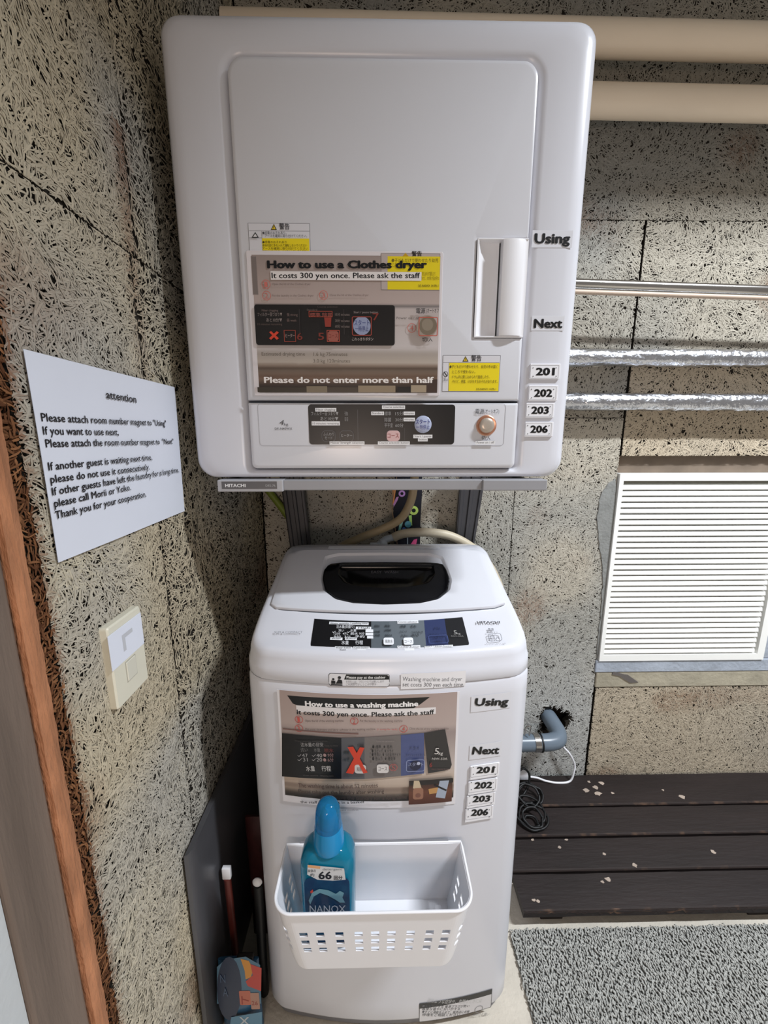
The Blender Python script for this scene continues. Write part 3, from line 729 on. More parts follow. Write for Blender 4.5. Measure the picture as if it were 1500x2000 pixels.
# ------------------------------------------------------------ washing machine poster
t = thing('instruction_poster', FRONT.pt(-0.02, 0.7, 0), 'laminated washing machine instruction poster with a red cross on the washer front', 'poster')
slab(FRONT, 548, 1356, 893, 1577, 0.002, 0.0003, 0.0010).build('sheet', mat('laminate', (226, 224, 228), 0.25), t)
pr = Print(Surf(FRONT.o+FRONT.n*0.0010, FRONT.u, FRONT.v, FRONT.n, bulf), 0.0001)
ST = [(0, (168, 150, 144)), (0.30, (176, 160, 154)), (0.36, (150, 136, 132)), (0.66, (190, 178, 172)), (0.76, (196, 180, 166)), (0.85, (186, 168, 152)), (0.88, (128, 110, 98)), (0.92, (150, 134, 120)), (0.95, (84, 74, 66)), (0.97, (44, 38, 34)), (1, (38, 34, 30))]
pr.R(552, 1357, 889, 1565, None, stops=ST)
pr.poly([(561, 1358), (840, 1361), (820, 1376), (808, 1383), (590, 1381), (572, 1374)], (10, 10, 12))
pr.T('How to use a washing machine', 596, 817, 1379, 10, (240, 238, 238), 0.04)
pr.R(579, 1384, 851, 1397, (226, 222, 222)); pr.T('It costs 300 yen once. Please ask the staff', 580, 848, 1394.5, 9, (16, 16, 20), 0.022)
RD = (190, 84, 76)
for n_, cx, cy in (('1', 584, 1405), ('2', 692, 1408), ('3', 584, 1422), ('4', 788, 1423)):
    pr.disc(cx, cy, 8, RD, ring=1.1); pr.T(n_, cx-2.5, cx+2.5, cy+5, 10, RD)
DT = (110, 92, 86)
pr.T('Open the lid of the washing machine', 596, 671, 1409, 4, DT); pr.T('Put the laundry in the washing machine', 703, 786, 1409, 4, DT)
pr.T('Put some detergent and fabric softener in the washing machine', 597, 733, 1425, 4, DT); pr.T('(1 scoop for each)', 736, 776, 1425, 3.5, RD); pr.T('Close the lid of the washing machine', 799, 876, 1424, 4, DT)
pr.R(553, 1428, 700, 1430, (120, 84, 76))
def seg_poly(x0_, yt0, yb0, x1_, yt1, yb1, col): pr.poly([(x0_, yt0), (x1_, yt1), (x1_, yb1), (x0_, yb0)], col)
seg_poly(551, 1431, 1515, 610, 1436, 1519, (14, 13, 14)); seg_poly(610, 1436, 1519, 667, 1440, 1520, (16, 15, 16))
seg_poly(667, 1440, 1520, 712, 1439, 1520, (86, 86, 90)); seg_poly(712, 1439, 1520, 783, 1434, 1514, (112, 106, 104))
seg_poly(783, 1434, 1514, 828, 1430, 1509, (74, 84, 128)); pr.poly([(828, 1430), (869, 1423), (882, 1492), (879, 1500), (870, 1503), (836, 1509)], (46, 44, 44))
seg_poly(783, 1434, 1446, 828, 1430, 1442, (74, 84, 128))
WT = (168, 166, 166)
for body, xa, xb, yb, cap, c in [('注水量の目安', 588, 632, 1456, 6, WT), ('Time to rinse', 634, 660, 1456, 3, (90, 84, 82)), ('洗い', 588, 602, 1466, 6, (120, 118, 118)), ('水量', 614, 626, 1466, 6, (120, 118, 118)), ('脱水', 634, 652, 1467, 6, (120, 60, 56)),
        ('✓47', 582, 602, 1477, 7, WT), ('✓40', 610, 630, 1477, 7, WT), ('● 9分', 632, 652, 1476, 6, (160, 130, 128)), ('✓31', 582, 602, 1485, 7, WT), ('✓20', 610, 630, 1485, 7, WT), ('● 6分', 632, 652, 1485, 6, (160, 130, 128)),
        ('水量', 599, 616, 1503, 8, (220, 218, 216)), ('行程', 629, 647, 1503, 8, (220, 218, 216)), ('Water quantity', 592, 622, 1513, 3, (80, 74, 72)), ('Washing cycle', 626, 652, 1514, 3, (80, 74, 72)), ('Water quantity washing times', 576, 640, 1446, 3, (70, 66, 64)),
        ('● 標準  ★ 毛布', 727, 766, 1459, 5, (30, 28, 28)), ('● スピード  ★ ドライ', 726, 768, 1467, 5, (30, 28, 28)), ('● 手洗い  ★ つけおきナイト', 726, 782, 1474, 5, (30, 28, 28)), ('● 念入り  ★ 槽洗浄', 727, 772, 1482, 5, (30, 28, 28)),
        ('Course selection', 735, 770, 1446, 3, (140, 130, 128)), ('ドライ', 800, 818, 1461, 5, (24, 28, 52)), ('エアジェットスタート', 792, 830, 1474, 3.5, (30, 34, 64)), ('5', 848, 856, 1470, 12, (214, 210, 206)), ('kg', 856, 864, 1471, 6, (214, 210, 206)), ('NW-50A', 843, 873, 1481, 4.5, (190, 186, 182)),
        ('Start / pause button', 842, 878, 1500, 2.5, (110, 80, 78)), ('2時間', 670, 682, 1470, 5, (26, 40, 44)), ('3時間', 698, 710, 1456, 5, (26, 26, 28)), ('1時間', 670, 682, 1484, 5, (26, 40, 44))]:
    pr.T(body, xa, xb, yb, cap, c)
XR = (206, 62, 36)
pr.poly([(679, 1456), (690, 1455), (718, 1505), (708, 1507)], XR); pr.poly([(703, 1456), (712, 1457), (690, 1508), (676, 1506)], XR)
pr.rr(693, 1490, 715, 1507, 5, (205, 200, 198)); pr.T('風脱水', 697, 712, 1502, 6, (60, 40, 44)); pr.poly([(700, 1488), (706, 1486), (718, 1505), (710, 1507)], XR)
pr.rr(736, 1489, 759, 1506, 5, (214, 210, 208)); pr.T('コース', 739, 756, 1501, 7, (60, 56, 66)); pr.disc(768, 1495, 8, (176, 84, 80), ring=1.2); pr.T('5', 765, 771, 1499, 8, (176, 84, 80))
pr.rr(793, 1480, 829, 1503, 5, (140, 150, 186), ring=1.2); pr.disc(811, 1491, 11, (30, 34, 60)); pr.T('スタート', 797, 826, 1492, 6, (150, 158, 190)); pr.disc(817, 1487, 3.5, (176, 182, 204)); pr.T('6', 838, 843, 1494, 9, (150, 50, 46))
pr.T('The washing time is about 52 minutes', 584, 738, 1533, 8, (84, 64, 56), 0.01); pr.T('Please take out the laundry after washing', 584, 750, 1544, 7, (66, 50, 44), 0.01); pr.T('If you leave the laundry for a long time', 628, 794, 1555, 8, (74, 60, 54), 0.01); pr.T('the staff may put it in a basket', 588, 712, 1563.5, 5, (24, 20, 18), 0.01)
pr.R(798, 1518, 882, 1564, None, stops=[(0, (40, 30, 26)), (0.5, (104, 62, 44)), (1, (78, 44, 32))])
pr.R(800, 1519, 884, 1527, (34, 30, 28)); pr.poly([(808, 1520), (818, 1520), (823, 1535), (806, 1535)], (196, 178, 150)); pr.rr(806, 1534, 826, 1556, 5, (150, 108, 86)); pr.poly([(836, 1536), (856, 1532), (860, 1542), (838, 1546)], (186, 140, 84))
pr.poly([(858, 1520), (876, 1519), (868, 1554), (850, 1552)], (160, 170, 186)); pr.poly([(848, 1526), (872, 1537), (870, 1540), (846, 1529)], (26, 24, 26)); pr.disc(816, 1548, 5, (120, 80, 66))
pr.T('Please confirm', 660, 700, 1577.5, 3, (60, 60, 64)); pr.build('printed_page', t)

# ------------------------------------------------------------ basket and detergent bottle
bk = thing('storage_basket', (-0.008, 0.585, 0.345), 'white plastic basket with rows of slots stuck to the washing machine front', 'basket')
bzt, bzb = 0.480, 0.345
def basket_ring(z, grow=0.0):
    k = (z-bzb)/(bzt-bzb); e = 0.9+0.1*k
    hw = 0.146+(0.166-0.146)*(k**0.8 if k > 0 else 0)+grow; yf = 0.531-(0.531-0.521)*k-grow; yb = 0.6335+grow*0.3
    return rrect(-0.008-hw, -0.008+hw, yf, yb, [0.040, 0.010, 0.010, 0.040], 8, 1), (hw, yf, yb)
# wall built as a grid with open slots: parameter runs round the front from back-left to back-right
def wall_path(z):
    k = (z-bzb)/(bzt-bzb); hw = 0.144+0.022*max(k, 0)**0.8; yf = 0.531-0.010*k; yb = 0.6335; r = 0.031; cx = -0.008
    pts = []
    def add(x0_, y0_, x1_, y1_, n):
        for i in range(n): pts.append((x0_+(x1_-x0_)*i/n, y0_+(y1_-y0_)*i/n))
    add(cx-hw, yb, cx-hw, yf+r, 10)
    for i in range(12): a = math.pi+0.5*math.pi*i/12; pts.append((cx-hw+r+r*math.cos(a), yf+r+r*math.sin(a)))
    add(cx-hw+r, yf, cx+hw-r, yf, 56)
    for i in range(12): a = 1.5*math.pi+0.5*math.pi*i/12; pts.append((cx+hw-r+r*math.cos(a), yf+r+r*math.sin(a)))
    add(cx+hw, yf+r, cx+hw, yb, 10); pts.append((cx+hw, yb))
    pts2 = []
    for i in range(1, 12): pts2.append((cx+hw-2*hw*i/12, yb))
    return pts, pts2
zl = [0.345, 0.352, 0.362, 0.374, 0.380, 0.388, 0.398, 0.4065, 0.4165, 0.425, 0.435, 0.443, 0.452, 0.466, 0.476, 0.480]
cols = [wall_path(z) for z in zl]; NF = len(cols[0][0]); NA = NF+len(cols[0][1])
verts = [(x, y, z) for z, (a, b2) in zip(zl, cols) for x, y in a+b2]; faces = []
slots = set()
for s_ in range(9): q_ = 22+int(round(s_*6.5)); slots |= {q_+1, q_+2, q_+3}
slots |= {2, 3, 6, 7, 15, 16, 17, 82, 83, 84, 91, 92, 95, 96}
for j in range(len(zl)-1):
    for i in range(NA):
        if j in (5, 7, 9) and i < NF-1 and (i in slots): continue
        a = j*NA+i; b2 = j*NA+(i+1) % NA; faces.append((a, b2, b2+NA, a+NA))
faces.append(tuple(range(NA))[::-1])
me = bpy.data.meshes.new('shell'); me.from_pydata(verts, [], faces)
sh = link('shell', me, whiteplastic, bk)
md = sh.modifiers.new('solid', 'SOLIDIFY'); md.thickness = 0.0024; md.offset = -1
mb = MB()
P0 = cols[-1][0]+cols[-1][1]; prs = []
pp = [Vector((x, y, bzt+0.0005)) for x, y in P0]; rings = []; n_ = len(pp)
for i, p_ in enumerate(pp):
    d = (pp[(i+1) % n_]-pp[i-1]).normalized(); sd = Vector((d.y, -d.x, 0))
    rings.append([tuple(p_+sd*(0.0024*math.cos(q*math.pi/4)+0.0008)+Vector((0, 0, 0.0022*math.sin(q*math.pi/4)))) for q in range(8)])
rings.append(rings[0]); mb.loft(rings, False, False); mb.build('rim', whiteplastic, bk, True, 60)
for fx in (-0.120, 0.104):
    mb = MB(); mb.lathe([(0.004, -0.007), (0.007, -0.004), (0.009, 0.002)], (fx, 0.548, 0.345), 12); mb.build('foot', whiteplastic, bk, True)
mb = MB(); mb.box(-0.15, 0.135, 0.6345, 0.6378, 0.40, 0.484, 0.001); mb.build('magnet_plate', mat('grey_magnet', (120, 120, 124), 0.5), bk)

bt = thing('detergent_bottle', (-0.088, 0.583, 0.349), 'translucent teal detergent bottle with blue cap standing in the white basket', 'bottle')
bx, by = -0.088, 0.583
mb = MB(); rings = []
for z, hw, hd in [(0.3485, 0.038, 0.020), (0.352, 0.043, 0.025), (0.37, 0.0455, 0.0275), (0.44, 0.0465, 0.028), (0.50, 0.0475, 0.028), (0.525, 0.0465, 0.0275), (0.538, 0.042, 0.026), (0.547, 0.034, 0.023), (0.552, 0.026, 0.020), (0.554, 0.019, 0.018)]:
    rings.append([(x, y, z) for x, y in rrect(bx-hw, bx+hw, by-hd, by+hd, min(hd, hw)*0.62, 6, 1)])
mb.loft(rings); mb.build('body', tealliq, bt, True, 50)
mb = MB(); mb.lathe([(0.0265, -0.004), (0.027, 0.0), (0.0265, 0.012), (0.0255, 0.018), (0.0245, 0.030), (0.0235, 0.036)], (bx+0.002, by-0.002, 0.551), 32); cap = mb.build('cap', bluecap, bt, True, 40)
mb = MB(); mb.lathe([(0.0232, 0.0), (0.0225, 0.015), (0.0205, 0.032), (0.0165, 0.042), (0.010, 0.047), (0.003, 0.049)], (bx+0.002, by-0.002, 0.5868), 32); mb.build('clear_cap', bluecapclear, cap, True, 50)
mb = MB(); mb.lathe([(0.012, 0.0), (0.0105, 0.018), (0.0095, 0.026), (0.004, 0.034)], (bx+0.002, by-0.002, 0.5875), 20); mb.build('spout', bluecap, cap, True, 50)
BS = Surf((0, by-0.0287, 0), (1, 0, 0), (0, 0, 1), (0, -1, 0))
# label wrapped flat on the front face
mb = MB()
lw = 0.0385
mb.loft([[(x, by-0.0285, z) for x, z in rrect(bx-lw, bx+lw, 0.36, 0.508, 0.012, 5)], [(x, by-0.0289, z) for x, z in rrect(bx-lw, bx+lw, 0.36, 0.508, 0.012, 5)]])
lbl = mb.build('front_label', mat('label_blue', (22, 78, 112), 0.3, rgb2=(14, 44, 84), vscale=30), bt)
pr = Print(Surf((0, by-0.0289, 0), (1, 0, 0), (0, 0, 1), (0, -1, 0)), 0.0001)
pr.poly([(601, 1689), (672, 1696), (675, 1718), (650, 1720), (620, 1718), (600, 1708)], (206, 208, 210)); pr.poly([(602, 1689), (626, 1692), (625, 1697), (601, 1694)], (214, 160, 110))
pr.T('66', 622, 648, 1717, 15, (14, 18, 28), 0.03); pr.T('回分', 652, 669, 1717, 6, (30, 34, 44), 0.02); pr.T('本体の', 601, 617, 1703, 5, (40, 44, 54)); pr.T('約', 606, 614, 1711, 5, (40, 44, 54)); pr.T('detergent', 630, 668, 1699, 4, (120, 124, 130))
arc = [(604+50*math.cos(a), 1770+36*math.sin(a)-0) for a in [math.radians(q) for q in range(200, 321, 12)]]
ax = [(603, 1758), (610, 1742), (624, 1735), (642, 1738), (656, 1745), (664, 1739), (672, 1743), (669, 1752), (674, 1762), (664, 1762), (655, 1756), (640, 1748), (625, 1743), (613, 1750), (606, 1766)]
pr.poly(ax, (112, 160, 176))
pr.poly([(606, 1740), (611, 1736), (612, 1742), (607, 1744)], (190, 70, 60))
pr.T('NANOX', 605, 675, 1781, 14, (190, 196, 206), -0.005); pr.build('lettering', lbl)

# ------------------------------------------------------------ clothes dryer
dr = thing('clothes_dryer', (0.0075, 0.88, 1.172), 'white front-loading clothes dryer mounted high on a frame above the washing machine', 'clothes dryer')
DX, DW = 0.0075, 0.331; DZ0, DZ1 = 1.171, 1.860
FY = 0.7195
def dring(y, ins, rad): return [(x, y, z) for x, z in rrect(DX-DW+ins, DX+DW-ins, DZ0+ins*0.2, DZ1-ins, [rad+0.006, rad, rad, rad+0.006], 8, 1)]
dx0, dx1, dz0, dz1 = -0.2215, 0.2465, 1.187, 1.797
def oring(y, g, rad=0.024): return [(x, y, z) for x, z in rrect(dx0-g, dx1+g, dz0-(g*0.4 if g > 0 else g), dz1+g, [0.010+g*0.3, rad+g, rad+g, 0.010+g*0.3], 8, 1)]
mb = MB()
mb.loft([dring(1.04, 0.02, 0.02), dring(1.05, 0.012, 0.02)][::-1] + [dring(1.035, 0.008, 0.022), dring(0.80, 0.004, 0.022), dring(0.765, 0.001, 0.024), dring(0.745, 0.0, 0.026), dring(0.733, 0.003, 0.027), dring(0.725, 0.009, 0.028), dring(0.7208, 0.018, 0.03), dring(FY, 0.032, 0.03),
         oring(FY, 0.016), oring(0.7205, 0.010), oring(0.7235, 0.0055), oring(0.7275, 0.0018), oring(0.733, 0.0005), oring(0.734, -0.02)])
mb.build('body', white, dr, True, 45)
mb = MB(); mb.loft([oring(0.7325, 0.0), oring(0.7285, 0.0)]); mb.build('door_gap', seam, dr)
# door with a notch for the handle; control fascia below it
hx0, hz0, hz1 = 0.1635, 1.4075, 1.5545
zsplit = 1.3025
def door_poly(i, y):
    r = 0.024-i*0.5; P = []
    P += [(dx0+i, zsplit+0.001+i), (dx1-i, zsplit+0.001+i), (dx1-i, hz0-i), (hx0+0.003-i, hz0-i), (hx0-i, hz0+0.003-i), (hx0-i, hz1-0.003+i), (hx0+0.003-i, hz1+i), (dx1-i, hz1+i)]
    for k in range(9): a = math.radians(90*k/8); P.append((dx1-i-r+r*math.cos(a), dz1-i-r+r*math.sin(a)))
    for k in range(9): a = math.radians(90+90*k/8); P.append((dx0+i+r+r*math.cos(a), dz1-i-r+r*math.sin(a)))
    return [(x, y, z) for x, z in P]
mb = MB(); mb.loft([door_poly(0.0012, 0.728), door_poly(0.0012, 0.7185), door_poly(0.0022, 0.7160), door_poly(0.0045, 0.7146), door_poly(0.008, DY)])
door = mb.build('door', white2, dr, True, 30)
def fas(i, y): return [(x, y, z) for x, z in rrect(dx0+i, dx1-i, dz0+i, zsplit-0.001-i*0.6, [max(0.010-i*0.5, 0.002), 0.002, 0.002, max(0.010-i*0.5, 0.002)], 6, 1)]
mb = MB(); mb.loft([fas(0.0012, 0.728), fas(0.0012, 0.7185), fas(0.0025, 0.7158), fas(0.005, 0.7145), fas(0.008, DY)])
fascia = mb.build('control_fascia', white2, dr, True, 30)
# handle: scooped recess + convex grip
mb = MB(); rings = []
for x, y in [(hx0-0.0015, 0.7140), (hx0-0.0012, 0.7125), (hx0+0.0015, 0.7125), (hx0+0.0025, 0.7150), (hx0+0.006, 0.7195), (hx0+0.014, 0.7245), (hx0+0.026, 0.7265), (hx0+0.034, 0.7262), (hx0+0.037, 0.724)]:
    rings.append([(x, y, hz0-0.0005), (x, y, hz0+0.003), (x, y-0.0, hz1-0.003), (x, y, hz1+0.0005)])
mb.loft(rings, False, False, False); mb.build('handle_recess', whiteplastic, door, True, 40)
for z_ in (hz0, hz1):
    mb = MB(); mb.box(hx0-0.0010, dx1-0.002, 0.7122, 0.727, z_-0.0011, z_+0.0011, 0.0005, 1)
    mb.build('handle_rim', whiteplastic, door)
mb = MB(); rings = []
for z_, k in [(hz0+0.0012, 0.90), (hz0+0.006, 1), (hz1-0.006, 1), (hz1-0.0012, 0.90)]:
    ring = []; w0 = hx0+0.0395; w1 = dx1-0.0015
    bow = 0.0
    for tq in range(13):
        f = tq/12; x = w0+(w1-w0)*f + 0.0; yy = 0.7135-0.0075*math.sin(math.pi*min(1, f*0.92+0.16))**0.7*k; ring.append((x, yy, z_))
    ring += [(w1, 0.726, z_), (w0, 0.726, z_)]
    rings.append(ring)
mb.loft(rings); mb.build('handle', whiteplastic, door, True, 50)

DS = Surf((0, DY, 0), (1, 0, 0), (0, 0, 1), (0, -1, 0))
# factory warning labels
def warn(pr, x0_, y0__, x1_, y1__, icon_w, head_h, lines, model=None, yel_top=None):
    pr.R(x0_, y0__, x1_, y1__, (110, 110, 114)); pr.R(x0_+0.8, y0__+0.8, x1_-0.8, y1__-0.8, (212, 211, 216))
    pr.R(x0_+0.8, y0__+head_h, x1_-0.8, y0__+head_h+0.8, (110, 110, 114)); pr.R(x0_+icon_w, y0__+head_h, x0_+icon_w+0.7, y1__-0.8, (120, 120, 124))
    pr.R(x0_+icon_w+0.7, yel_top or y0__+head_h+1, x1_-1.5, y1__-1.2, (232, 210, 26))
    cx = (x0_+x1_)/2
    pr.poly([(cx-17, y0__+head_h-1.5), (cx-5, y0__+head_h-1.5), (cx-11, y0__+1.5)], (60, 54, 30)); pr.poly([(cx-14.6, y0__+head_h-2.8), (cx-7.4, y0__+head_h-2.8), (cx-11, y0__+4)], (222, 190, 40))
    pr.T('!', cx-11.8, cx-10.4, y0__+head_h-3.4, 5, (30, 28, 20), 0.02); pr.T('警告', cx, cx+20, y0__+head_h-3, 9.5, (50, 50, 54), 0.015)
    for tx, xa, xb, yb, cp in lines: pr.T(tx, xa, xb, yb, cp, (70, 62, 20))
pr = Print(DS, 0.0003)
warn(pr, 486, 436, 606, 500, 26, 15, [('●感電のおそれあり', 513, 560, 475.5, 4), ('本体内部に手を入れて運転しないでください', 513, 600, 482, 4), ('アースを確実に取り付けてください', 513, 602, 488, 4), ('定期的にフィルターのお手入れをしてください', 513, 602, 494, 4)], yel_top=466)
pr.T('●感電のおそれあり。', 513, 560, 458, 4.5, (70, 70, 74)); pr.T('アースを確実に取り付けてください。', 518, 600, 464, 4.5, (70, 70, 74)); pr.poly([(492, 465), (506, 465), (499, 454)], (50, 50, 50)); pr.poly([(495, 463.5), (503, 463.5), (499, 457)], (214, 212, 214)); pr.R(486, 465, 512, 465.8, (110, 110, 114))
pr.build('warning_label', door)
pr = Print(DS, 0.0003)
warn(pr, 864, 694, 976, 765, 12, 14, [('●子どもだけで使わせたり、幼児の手の届く', 878, 971, 719, 5), ('ところで使わない。', 883, 928, 729, 5), ('ドラム内に閉じ込められて窒息したり、', 883, 956, 739, 5), ('やけど、感電、けがをするおそれがあります。', 883, 971, 748, 5), ('DE-N40WX 141PR-1', 930, 968, 762, 4)])
pr.disc(870, 731, 5, (60, 60, 60), ring=1); pr.poly([(866, 727), (868, 726), (874, 735), (872, 736)], (60, 60, 60)); pr.T('禁止', 866, 875, 744, 4, (60, 60, 64)); pr.build('warning_label', door)

# control fascia print and buttons
pr = Print(DS, 0.0003)
pr.rr(505, 788, 986, 871, 7, (168, 168, 174), ring=0.8)
pr.rr(603, 790, 888, 868, 6, (14, 13, 15)); pr.R(698.5, 800, 699.3, 860, (70, 70, 74)); pr.R(790, 836, 790.6, 860, (60, 60, 64))
pr.T('4', 546, 555, 830, 10, (70, 70, 76), 0.0, shear=0.25); pr.T('kg', 555, 563, 831, 5, (70, 70, 76)); pr.T('DE-N40WX', 537, 571, 839.5, 4.5, (60, 60, 64))
for body, xa, xb, yb, cap, c in [('フィルター目づまり▼', 608, 661, 811, 6, (150, 150, 152)), ('あと10分▼', 626, 661, 821, 6, (150, 150, 152)), ('強', 673, 680, 811, 6, (120, 120, 122)), ('弱', 673, 680, 822, 6, (120, 120, 122)),
        ('標準', 751, 764, 811, 6, (140, 140, 142)), ('15分', 772, 788, 811, 6, (140, 140, 142)), ('除菌', 751, 764, 823, 6, (140, 140, 142)), ('30分', 772, 788, 823, 6, (140, 140, 142)), ('平干室', 751, 767, 834, 6, (140, 140, 142)), ('60分', 772, 788, 834, 6, (140, 140, 142)),
        ('電源', 928, 945, 808, 8, (30, 30, 34)), ('(オートオフ)', 946, 974, 807, 7, (50, 50, 54)), ('切/入', 940, 957, 859, 7, (40, 40, 44))]:
    pr.T(body, xa, xb, yb, cap, c)
for (xa, ya, xb, yb2), tx in [((616, 797, 657, 804), 'Filter clogging'), ((609, 823, 664, 831), '10 minutes remaining'), ((746, 792, 791, 799), 'Course selection'), ((725, 804, 750, 811), 'Standard'), ((788, 804, 810, 811), 'minutes'), ((788, 816, 810, 823), 'minutes'), ((644, 862, 712, 868.5), 'Heater strength selection'), ((738, 862, 800, 868.5), 'Course selection button'), ((807, 849, 844, 856), 'Start / pause'), ((816, 856, 835, 862), 'button'), ((928, 861, 966, 868), 'Power on / off')]:
    pr.R(xa, ya, xb, yb2, (226, 226, 228)); pr.T(tx, xa+2, xb-2, yb2-2, 4, (50, 50, 54))
pr.rr(629, 841, 656, 862, 7, (84, 84, 88), ring=0.8); pr.T('ふんわり', 632, 653, 850.5, 5, (150, 150, 152)); pr.T('モード', 635, 650, 858, 5, (150, 150, 152)); pr.rr(664, 841, 691, 862, 7, (84, 84, 88), ring=0.8); pr.T('ヒーター', 667, 688, 853, 5, (160, 160, 162))
pr.build('control_panel', fascia)
S3 = Surf((0, DY-0.0012, 0), (1, 0, 0), (0, 0, 1), (0, -1, 0))
slab(DS, 755, 841, 781, 862, 0.006, 0.0008, 0.0022).build('course_button', mat('pink_button', (206, 170, 170), 0.35), fascia)
pr = Print(Surf((0, DY-0.0022, 0), (1, 0, 0), (0, 0, 1), (0, -1, 0)), 0.0001); pr.T('コース', 757, 779, 855, 8, (140, 50, 50), 0.01); pr.build('lettering', fascia)
c = at(826, 829, 1, DY); mb = MB(); mb.lathe([(0.0148, 0.0006), (0.0148, 0.0018), (0.0138, 0.0026), (0.004, 0.0028)], (c[0], DY, c[2]), 32, 'Y'); mb.build('start_button', mat('lilac_button', (172, 180, 206), 0.35), fascia, True, 40)
pr = Print(Surf((0, DY-0.0029, 0), (1, 0, 0), (0, 0, 1), (0, -1, 0)), 0.0001); pr.T('スタート', 812, 840, 828, 8, (44, 58, 130), 0.01); pr.T('一時停止', 813, 839, 838, 7, (44, 58, 130), 0.0); pr.build('lettering', fascia)
c = at(949.5, 831, 1, DY); mb = MB(); mb.lathe([(0.0175, 0.0), (0.0175, 0.002), (0.0160, 0.0028), (0.0135, 0.0020)], (c[0], DY, c[2]), 36, 'Y'); kr = mb.build('power_button', copper, fascia, True, 40)
mb = MB(); mb.lathe([(0.0128, 0.001), (0.0128, 0.0055), (0.0112, 0.0072), (0.006, 0.0080), (0.001, 0.0081)], (c[0], DY, c[2]), 36, 'Y'); mb.build('button_cap', knobgrey, kr, True, 40)

# dryer poster
t = thing('instruction_poster', DS.pt(-0.05, 1.4, 0), 'laminated clothes dryer instruction poster on the dryer door', 'poster')
slab(DS, 489, 491, 862, 773, 0.003, 0.0008, 0.0016).build('sheet', mat('laminate2', (216, 210, 212), 0.2), t)
pr = Print(Surf((0, DY-0.0016, 0), (1, 0, 0), (0, 0, 1), (0, -1, 0)), 0.0001)
ST = [(0, (148, 134, 128)), (0.2, (168, 152, 146)), (0.345, (176, 160, 154)), (0.35, (70, 66, 66)), (0.36, (182, 170, 166)), (0.66, (192, 184, 182)), (0.70, (160, 150, 142)), (0.78, (178, 166, 154)), (0.80, (110, 90, 76)), (0.82, (70, 56, 46)), (0.845, (140, 124, 110)), (0.86, (96, 74, 60)), (0.90, (118, 94, 78)), (0.94, (60, 46, 38)), (1, (36, 30, 26))]
pr.R(499, 499, 857, 767, None, stops=ST)
pr.R(492, 500, 503, 576, (148, 134, 130)); pr.R(493, 501, 502, 575, (120, 110, 106))
pr.R(744, 495, 859, 567, (124, 116, 112)); pr.R(745, 496, 858, 566, (178, 164, 158)); pr.R(757, 501, 859, 566, (222, 200, 20))
pr.poly([(786, 501), (798, 501), (792, 494)], (190, 150, 30)); pr.T('警告', 804, 824, 500, 8, (40, 36, 34), 0.02)
for tx, xa, xb, yb in [('●子どもだけで使わせたり幼児', 765, 856, 512), ('ところで使わない。', 762, 800, 521), ('閉じ込められて窒息したり', 825, 850, 538), ('やけど、けがをするおそれ', 822, 857, 547)]: pr.T(tx, xa, xb, yb, 6, (110, 98, 20))
pr.T('DE-N40WX 141PR-1', 817, 856, 561, 5, (60, 54, 20))
pr.T('How to use a Clothes dryer', 522, 834, 525, 15.5, (12, 12, 16), 0.05)
pr.R(529, 531, 823, 548, (222, 216, 214)); pr.T('It costs 300 yen once. Please ask the staff', 531, 820, 544, 11, (16, 16, 22), 0.018)
R2 = (196, 110, 100)
for n_, cx, cy in (('1', 520, 556), ('2', 521, 578), ('3', 632, 577), ('4', 804, 641)):
    pr.disc(cx, cy, 8.5, R2, ring=1.1); pr.T(n_, cx-3, cx+3, cy+5.5, 11, R2)
D2 = (120, 102, 96)
pr.T('Open the lid of the Clothes dryer', 532, 607, 557.5, 4, D2); pr.T('Put the laundry in the Clothes dryer', 532, 613, 580, 4, D2); pr.T('Close the lid of the Clothes dryer', 644, 720, 579, 4, D2)
pr.rr(499, 596, 771, 675, 5, (18, 14, 14))
for body, xa, xb, yb, cap, c in [('Filter clogging', 512, 544, 609, 4, (110, 94, 90)), ('フィルター目づまり▼', 504, 552, 618, 6, (132, 120, 116)), ('あと10分▼', 521, 552, 629, 6, (132, 120, 116)), ('10 minutes remaining', 504, 552, 636, 4, (90, 76, 72)), ('強 strong', 561, 582, 618, 5, (110, 92, 88)), ('弱 weak', 561, 580, 629, 5, (110, 92, 88)),
        ('Course selection', 620, 660, 602, 3.5, (76, 66, 64)), ('Standard', 600, 620, 608, 4, (96, 84, 80)), ('標準 除菌', 606, 650, 619, 6, (150, 80, 70)), ('15分 minutes', 655, 683, 618, 5, (120, 108, 104)), ('30分 minutes', 655, 683, 630, 5, (120, 108, 104)), ('60分 minutes', 655, 683, 641, 5, (120, 108, 104)),
        ('Start / pause button', 691, 738, 613, 4, (140, 128, 126)), ('これっきりボタン', 688, 729, 666, 5, (190, 180, 176)), ('6', 581, 592, 665, 14, (120, 46, 36)), ('5', 622, 634, 665, 14, (120, 46, 36)), ('7', 728, 740, 627, 14, (120, 46, 36)), ('電源', 812, 830, 613, 8, (34, 32, 34)), ('(オートオフ', 832, 856, 612, 7, (50, 46, 46)), ('Power on / off', 774, 820, 625, 5, (110, 100, 96)), ('切/入', 824, 844, 668, 7, (30, 28, 30))]:
    pr.T(body, xa, xb, yb, cap, c, 0.01)
pr.poly([(527, 650), (531, 648), (546, 662), (542, 665)], (204, 64, 40)); pr.poly([(542, 648), (546, 651), (531, 665), (527, 662)], (204, 64, 40))
